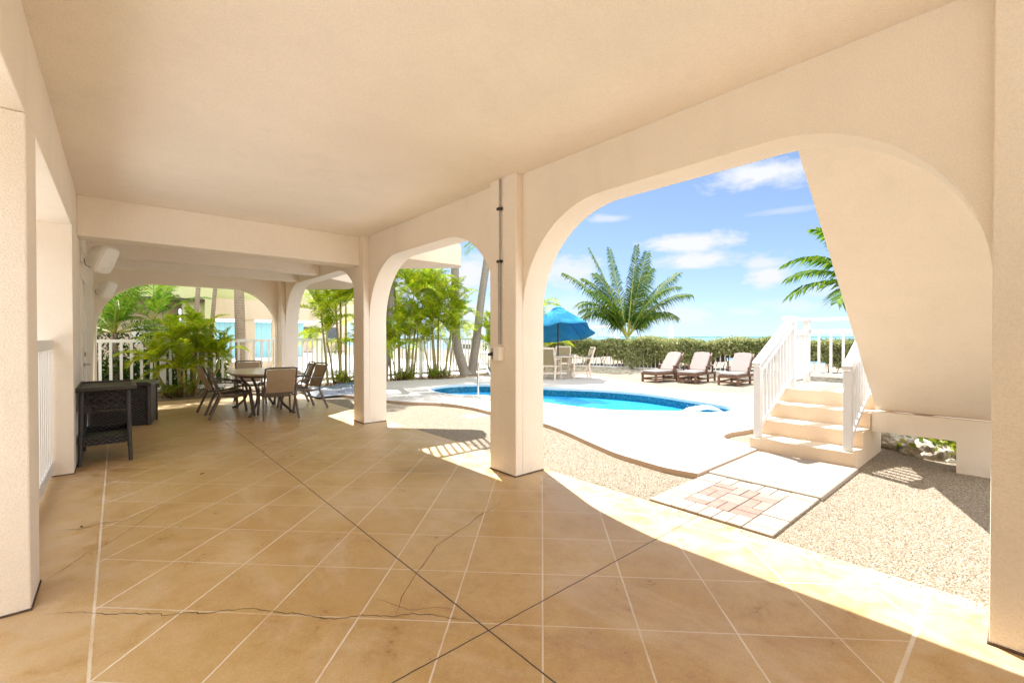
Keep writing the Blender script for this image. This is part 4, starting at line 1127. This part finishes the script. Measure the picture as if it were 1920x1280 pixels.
# fronds of the palm behind the staircase
pb = [o for o in bpy.data.objects if o.name.startswith('palm_tree')][0]
for ch in list(pb.children):
    if ch.name.startswith('crown'): bpy.data.objects.remove(ch)
g = MB(); rng = random.Random(5)
for (r_, f_, e_, L, dr) in [(-1,0.1,25,2.3,1.3),(-1,.3,48,2.5,1.6),(-1,-.5,15,2.0,1.2),(-.6,.8,40,2.4,1.4),(.8,.4,45,2.4,1.4),(1,-.3,30,2.2,1.3),(.2,1,55,2.4,1.2),(0,-1,40,2.2,1.4),(-.3,-.6,70,2.4,.9),(.4,.2,78,2.5,.7),(-.9,.0,62,2.4,1.4)]:
    e = radians(e_); h_ = (RGT*r_+FWD*f_).normalized(); d0 = h_*cos(e)+Vector((0,0,sin(e)))
    frond(g, (0,0,2.55), d0, L, dr, .80, 60, rng, .062, .2, hang=.55, ang=.6)
g.build('crown', [M['areca_green'], M['rachis']], pb)

# ================================================================== HEDGE AND FENCES
HA, HB = Vector((14.45, 14.0, 0)), Vector((18.6, -4.2, 0))
hd = (HB-HA); HL = hd.length; hd.normalize(); hn = Vector((hd.y, -hd.x, 0)); hn = hn if hn.x < 0 else -hn
hg = empty('hedge', (0,0,0), 'long clipped silvery green hedge running along the waterfront fence', 'hedge')
rh = random.Random(8); N = 62000
s_ = np.random.default_rng(5)
u = s_.uniform(0, HL, N)
top_h = 1.22 + .05*np.sin(u*1.7) + .04*np.sin(u*4.3+1) + s_.normal(0, .03, N)
kind = s_.random(N)
zz = np.where(kind < .30, top_h-np.abs(s_.normal(0,.05,N)), .0)
zlow = .50 + .22*np.sin(u*.9+.5) + .12*np.sin(u*2.7) + .05*np.sin(u*9)
zf = zlow + (top_h-zlow)*s_.random(N)**.8
zz = np.where(kind < .30, zz, zf)
dd = np.where(kind < .30, s_.uniform(-.45,.45,N), np.where(kind < .86, .47+s_.normal(0,.07,N)+.06*np.sin(u*3+zz*5), s_.uniform(-.4,.4,N)))
P0 = np.outer(u, hd)+np.array(HA)+np.outer(dd, hn); P0[:,2] = zz
D = s_.normal(0,1,(N,3)); D[:,2] += .7; D += np.outer(np.ones(N), hn)*.4; D /= np.linalg.norm(D,axis=1)[:,None]
S = np.cross(D, s_.normal(0,1,(N,3))); S /= np.linalg.norm(S,axis=1)[:,None]
L = s_.uniform(.07,.14,N)[:,None]
V = np.stack([P0, P0+D*L*.5+S*L*.2, P0+D*L, P0+D*L*.5-S*L*.2], 1).reshape(-1,3)
me = bpy.data.meshes.new('foliage'); me.from_pydata(V.tolist(), [], (np.arange(N)[:,None]*4+np.arange(4)).tolist()); me.materials.append(M['hedge_leaf'])
fo = bpy.data.objects.new('foliage', me); COL.objects.link(fo); fo.parent = hg
M['twig'] = simple('hedge_twigs', (.09, .075, .05), .9, .3, 10)
g = MB(); c_ = lambda a, b, z: HA+hd*a+hn*b+Vector((0,0,z))
k = 0
while k < HL:
    zb = .48+.16*sin(k*.9+.5)+.1*sin(k*2.7); L_ = min(.4, HL-k)
    g.add([c_(k,-.3,zb),c_(k,.27,zb),c_(k+L_,.27,zb),c_(k+L_,-.3,zb),c_(k,-.3,1.2),c_(k,.27,1.2),c_(k+L_,.27,1.2),c_(k+L_,-.3,1.2)], [(0,1,2,3),(4,5,6,7),(0,1,5,4),(2,3,7,6),(1,2,6,5),(0,3,7,4)]); k += .4
for k in range(70):
    a = rh.uniform(0, HL); b = rh.uniform(-.2,.35); p = c_(a, b, -.02); q = c_(a+rh.uniform(-.25,.25), b+rh.uniform(-.1,.1), .65); g.tube([p, p.lerp(q,.5)+Vector((rh.uniform(-.05,.05),rh.uniform(-.05,.05),0)), q], [.018,.014,.01], 5)
g.build('twigs', M['twig'], hg)
# undergrowth of pale rocks/litter along the hedge foot
g = MB(); vs_ = []; fs_ = []
for i in range(121):
    a = HL*i/120
    for j, (b, z_) in enumerate(((.95,-.02),(.75,.06),(.45,.14),(-.3,.26))):
        vs_.append(c_(a, b+.12*mnoise.noise((a*1.1, j, 4)), z_+(.07*mnoise.noise((a*3, j*2, 1)) if j else 0)))
for i in range(120):
    for j in range(3): q = i*4+j; fs_.append((q, q+1, q+5, q+4))
g.add(vs_, fs_); o = g.build('rock_rubble', M['rock'], smooth=60); tag(o, kind='stuff', label='pale rubble and litter banked along the hedge foot', cat='rubble')

def fence(p, q, pitch, w, h, label, z0=.08, posts=2.4, name='picket_fence', railz=(.12, None), mat='white_paint', hz=None):
    p, q = Vector(p), Vector(q); L = (q-p).length; d = (q-p).normalized(); a_ = atan2(d.y, d.x)
    root = empty(name, p, label, 'fence', a_)
    g = MB(); g.box(0, L, -.022, .022, z0+.02, z0+.10); g.box(0, L, -.03, .03, h-.07, h); g.build('rail', M[mat], root)
    n = int(L/pitch); proto = None
    for i in range(n):
        if proto is None:
            proto = MB().box(-w/2, w/2, -.013, .013, z0+.1, h-.07).build('picket', M[mat], root); o = proto
        else:
            o = proto.copy(); COL.objects.link(o); o.parent = root
        o.location = (pitch*(i+.5), 0, 0)
    k = 0.0; proto = None
    while k <= L+.01:
        if proto is None: proto = MB().box(-.055, .055, -.055, .055, -.02, h+.06).build('post', M[mat], root); o = proto
        else: o = proto.copy(); COL.objects.link(o); o.parent = root
        o.location = (k, 0, 0); k += posts
    return root
fence((-1.6, 13.3, 0), (3.2, 13.3, 0), .175, .052, 1.30, 'white picket fence with wide gaps at the far end of the patio')
fence((3.3, 13.4, 0), (14.3, 13.6, 0), .135, .04, 1.32, 'white picket fence behind the areca palms beyond the pool', posts=2.2)
fa = HA+hn*.36+hd*1.2; fb = HA+hn*.36+hd*14.5
fence((fa.x, fa.y, 0), (fb.x, fb.y, 0), .15, .03, .94, 'weathered white picket fence half buried in the front of the hedge', z0=.10, posts=2.6)

# ================================================================== NEIGHBOURS AND THE FAR SHORE
nh = empty('neighbour_house', (0, 18, 0), 'pale green stucco house beyond the fence with open carport', 'house')
MB().box(-6, 2.5, 0, 6, 2.62, 7).build('upper_wall', M['neigh_green'], nh)
MB().box(2.2, 2.5, 0, 6, 0, 2.62).build('pier', M['neigh_green'], nh)
MB().box(1.62, 2.198, .3, .8, 0, 2.62).build('pier', M['neigh_green'], nh)
MB().box(-6, 1.6, 1.2, 1.5, 0, 2.62).build('wall', M['neigh_beige'], nh)
MB().box(-6, 2.2, .02, 6, 2.55, 2.618).build('soffit', M['dark_soffit'], nh)
MB().box(.35, 1.0, 1.16, 1.2, 1.1, 1.7).build('window', M['white_plastic'], nh)
MB().box(2.502, 9, 1.6, 2.0, 2.6, 6.5).build('gallery_wall', M['neigh_green'], nh)
MB().box(2.502, 9, 1.3, 1.6, 2.02, 2.75).build('beam', M['neigh_beige'], nh)
MB().box(3.55, 3.95, 1.35, 1.6, 0, 2.02).build('post', M['neigh_beige'], nh)
MB().box(4.55, 4.75, 1.35, 1.6, 0, 2.02).build('post', M['neigh_beige'], nh)
MB().box(2.502, 5.2, 1.7, 1.85, 0, .42).build('low_wall', M['neigh_beige'], nh)
th = empty('teal_house', (3.0, 34, 0), 'pale teal sided house seen through the neighbour\'s carport', 'house')
MB().box(-3, 7, 0, 6, 0, 2.35).build('wall', M['siding'], th)
g = MB(); g.prism([(-.5,2.35),(6.5,2.35),(3,4.6)], 'x', -3.4, 7.4); g.build('roof', M['teal_roof'], th)
bh = empty('beige_house', (10, 44, 0), 'far beige house with dark windows behind the areca palms', 'house')
MB().box(-3, 7, 0, 6, 0, 5.2).build('wall', M['neigh_pink'], bh)
MB().box(-3.4, 7.4, -.4, 6.4, 5.2, 5.6).build('roof', M['white_plastic'], bh)
for i in range(4): MB().box(-2.2+i*2.4, -1.1+i*2.4, -.03, -.001, 1.0, 2.3).build('window', M['window_dark'], bh)
gp = empty('gate_pillar', (5.05, 15.4, 0), 'white square gate pillar with cap beyond the picket fence', 'pillar')
MB().box(-.17, .17, -.17, .17, 0, 1.75).build('shaft', M['white_plastic'], gp, bevel=.01); MB().prism([(-.24,1.75),(.24,1.75),(.2,1.83),(0,1.9),(-.2,1.83)], 'y', -.24, .24).build('cap', M['white_plastic'], gp)

def boat(loc, rz, sc, label, tower):
    b = empty('motor_boat', loc, label, 'boat', rz, 'boats moored beyond the hedge and fence'); b.scale = (sc,)*3
    g = MB(); secs = []
    for i in range(9):
        t_ = i/8; w = 1.25*(1-(t_**3.2))*(1 if t_ > .05 else .95)+.03; x_ = -3.6+7.4*t_; z1 = .85+.5*t_*t_
        secs.append([(x_, -w, z1), (x_, -w*.75, .1), (x_, 0, -.25+.3*t_**3), (x_, w*.75, .1), (x_, w, z1)])
    vs_ = [p for s2 in secs for p in s2]; fs_ = [(i*5+j, i*5+j+1, i*5+j+6, i*5+j+5) for i in range(8) for j in range(4)]
    fs_.append((0,1,2,3,4)); fs_ += [(i*5, i*5+5, i*5+9, i*5+4) for i in range(8)]
    g.add(vs_, fs_); g.build('hull', M['boat_white'], b, smooth=40)
    g = MB(); g.prism([(-1.4,.9),(1.7,1.1),(1.0,1.9),(-1.0,2.0)], 'y', -.8, .8); g.build('cabin', M['boat_white'], b, bevel=.05)
    MB().box(-.9, 1.0, -.81, .81, 1.3, 1.75).build('window', M['window_dark'], b)
    if tower:
        for (x_, y_) in ((-.8,-.6),(.4,-.6),(-.8,.6),(.4,.6)): MB().tube([(x_,y_,1.9),(x_*.7,y_*.8,tower)], .03, 6).build('tower_leg', M['steel'], b)
        MB().box(-1.1, .8, -.8, .8, tower, tower+.12).build('tower_roof', M['boat_white'], b, bevel=.03)
        g = MB(); g.tube([(-.2,0,tower),(-.3,0,tower+1.6)], .012, 5); g.build('antenna', M['white_plastic'], b)
    return b
boat((27.0, 20.5, -.8), 1.9, .95, 'white motor boat with flybridge moored behind the coconut palm', 3.0)
boat((22.5, 30.5, -.8), 1.4, .9, 'white motor boat with tower moored beyond the crossed palm trunks', 3.4)
boat((120, 86, -.8), .6, 1.1, 'small distant boat on the sea, above the middle sun lounger', 0)
boat((150, 64, -.8), 2.2, 1.1, 'small distant boat on the sea near the stair railing', 0)
mk = empty('channel_marker', (210, 118, -.9), 'pale slender tower standing in the distant water above the loungers', 'tower')
MB().tube([(0,0,0),(0,0,8.5)], [1.3,.8], 10).build('shaft', M['pale_conc'], mk, smooth=60); MB().box(-3.2, 3.2, -.3, .3, 6.2, 6.5).build('arm', M['pale_conc'], mk)

# ================================================================== LIGHT, SKY, CAMERA
SKY_AIR, SKY_STR, CLOUD_L, BACK_FILL_L, EXPO = .53, .05, .15, .8, 2.72
w = bpy.data.worlds.new('World'); scene.world = w; w.use_nodes = True
nt = w.node_tree; nt.nodes.clear()
def wn(t_, **k):
    n_ = nt.nodes.new(t_)
    for a, b in k.items(): setattr(n_, a, b)
    return n_
def wl(a, b): nt.links.new(a, b)
def wm(op, a, b=None, c=None, clamp=False):
    n_ = wn('ShaderNodeMath', operation=op); n_.use_clamp = clamp
    for i, x in enumerate((a, b, c)):
        if x is None: continue
        if isinstance(x, bpy.types.NodeSocket): wl(x, n_.inputs[i])
        else: n_.inputs[i].default_value = x
    return n_.outputs[0]
sky = wn('ShaderNodeTexSky', sky_type='NISHITA'); sky.sun_disc = False
sky.sun_elevation = SUN_EL; sky.sun_rotation = atan2(SUN_AZ.x, SUN_AZ.y); sky.air_density = SKY_AIR; sky.dust_density = .3; sky.ozone_density = 1.0
sk1 = wn('ShaderNodeVectorMath', operation='MULTIPLY_ADD'); wl(sky.outputs[0], sk1.inputs[0]); sk1.inputs[1].default_value = (.225,.15,.10); sk1.inputs[2].default_value = (1,1,1)
sk2 = wn('ShaderNodeVectorMath', operation='DIVIDE'); wl(sky.outputs[0], sk2.inputs[0]); wl(sk1.outputs[0], sk2.inputs[1])
tc = wn('ShaderNodeTexCoord'); dirv = tc.outputs['Generated']
mp = wn('ShaderNodeMapping'); wl(dirv, mp.inputs[0]); mp.inputs['Scale'].default_value = (1, 1, 2.6)
nz = wn('ShaderNodeTexNoise'); wl(mp.outputs[0], nz.inputs['Vector']); nz.inputs['Scale'].default_value = 9; nz.inputs['Detail'].default_value = 8; nz.inputs['Roughness'].default_value = .62; nz.inputs['Distortion'].default_value = .4
nz2 = wn('ShaderNodeTexNoise'); wl(mp.outputs[0], nz2.inputs['Vector']); nz2.inputs['Scale'].default_value = 30; nz2.inputs['Detail'].default_value = 5
nn = wm('ADD', wm('MULTIPLY', wm('SUBTRACT', nz.outputs['Fac'], .5), 3.4), wm('MULTIPLY', wm('SUBTRACT', nz2.outputs['Fac'], .5), .9))
def vdot(v):
    n_ = wn('ShaderNodeVectorMath', operation='DOT_PRODUCT'); wl(dirv, n_.inputs[0]); n_.inputs[1].default_value = v; return n_.outputs['Value']
mask = None
for (cu, cv, hw, hh, dens) in [(1425,325,85,26,1),(1285,456,80,22,1.1),(1300,488,95,16,1.1),(1430,495,34,10,.8),(1435,522,38,24,1),(1275,586,65,22,.7),(1395,584,50,10,.5),(1490,574,70,16,.6),(1545,545,45,15,.45),
                               (1062,508,55,30,.85),(1075,575,60,22,.4),(885,515,70,34,1.1),(850,545,60,26,.8),(870,585,100,34,.8),(1140,410,40,8,.6),(1470,395,60,7,.35),(780,540,70,30,.7),(1120,598,50,10,.3),(700,560,80,50,.8)]:
    d = (FWD*FPX + RGT*(cu-960) + Vector((0,0,632-cv))).normalized(); ru = Vector((0,0,1)).cross(d); ru = -ru.normalized(); uu = ru.cross(d).normalized(); uu = uu if uu.z > 0 else -uu
    k = FPX/(FWD*FPX + RGT*(cu-960) + Vector((0,0,632-cv))).length/FPX
    a = wm('DIVIDE', vdot(ru), hw*k); b = wm('DIVIDE', vdot(uu), hh*k)
    q = wm('SUBTRACT', 1.15, wm('SQRT', wm('ADD', wm('MULTIPLY', a, a), wm('MULTIPLY', b, b))))
    q = wm('ADD', q, wm('MULTIPLY', nn, .75))
    q = wm('MULTIPLY', wm('MULTIPLY', q, 1.3, clamp=True), dens)
    q = wm('MULTIPLY', q, wm('GREATER_THAN', vdot(d), 0.3))
    mask = q if mask is None else wm('MAXIMUM', mask, q)
# bright clouds added behind the camera as fill light, and a milky band at the horizon
sz = wn('ShaderNodeSeparateXYZ'); wl(dirv, sz.inputs[0])
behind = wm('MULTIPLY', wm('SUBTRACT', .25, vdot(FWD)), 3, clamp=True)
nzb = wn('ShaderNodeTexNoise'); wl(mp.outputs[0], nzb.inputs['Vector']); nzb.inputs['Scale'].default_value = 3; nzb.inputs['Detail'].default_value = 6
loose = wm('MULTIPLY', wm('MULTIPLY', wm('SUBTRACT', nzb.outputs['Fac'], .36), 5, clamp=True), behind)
milk = wm('MULTIPLY', wm('SUBTRACT', 1, wm('MULTIPLY', sz.outputs[2], 7), clamp=True), .08)
mask = wm('MAXIMUM', mask, milk); mask = wm('MINIMUM', mask, 1)
mixn = wn('ShaderNodeMix', data_type='RGBA'); wl(mask, mixn.inputs[0]); wl(sk2.outputs[0], mixn.inputs[6]); CLOUD = CLOUD_L/SKY_STR; mixn.inputs[7].default_value = (CLOUD*.97, CLOUD*.99, CLOUD*1.02, 1)
mixb = wn('ShaderNodeMix', data_type='RGBA'); wl(wm('MULTIPLY', loose, .9), mixb.inputs[0]); wl(mixn.outputs[2], mixb.inputs[6]); BK = BACK_FILL_L/SKY_STR; mixb.inputs[7].default_value = (BK, BK, BK*1.0, 1)
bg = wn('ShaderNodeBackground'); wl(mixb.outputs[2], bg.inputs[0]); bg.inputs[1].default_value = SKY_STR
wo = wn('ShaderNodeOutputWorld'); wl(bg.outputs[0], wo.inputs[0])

sl = bpy.data.lights.new('sun', 'SUN'); sl.energy = 2.0; sl.angle = radians(.53); sl.color = (1, .98, .945)
so = bpy.data.objects.new('sun', sl); COL.objects.link(so)
sd_ = Vector((SUN_AZ.x*cos(SUN_EL), SUN_AZ.y*cos(SUN_EL), sin(SUN_EL)))
so.rotation_euler = (-sd_).to_track_quat('-Z', 'Y').to_euler(); so.location = sd_*60

cam = bpy.data.cameras.new('camera'); co = bpy.data.objects.new('camera', cam); COL.objects.link(co)
cam.sensor_fit = 'HORIZONTAL'; cam.sensor_width = 36; cam.lens = FPX/1920*36; cam.clip_start = .05; cam.clip_end = 12000
co.location = (0, 0, CAM_H); co.rotation_euler = (pi/2-PITCH, 0, -YAW)
scene.camera = co
scene.view_settings.view_transform = 'Standard'; scene.view_settings.look = 'None'
scene.view_settings.exposure = EXPO; scene.view_settings.gamma = 1
cy = scene.cycles
cy.max_bounces = 14; cy.diffuse_bounces = 10; cy.glossy_bounces = 4; cy.transmission_bounces = 6; cy.transparent_max_bounces = 12
cy.caustics_reflective = False; cy.caustics_refractive = False
cy.use_denoising = True; cy.use_adaptive_sampling = True; cy.adaptive_threshold = .01
cy.sample_clamp_indirect = 8
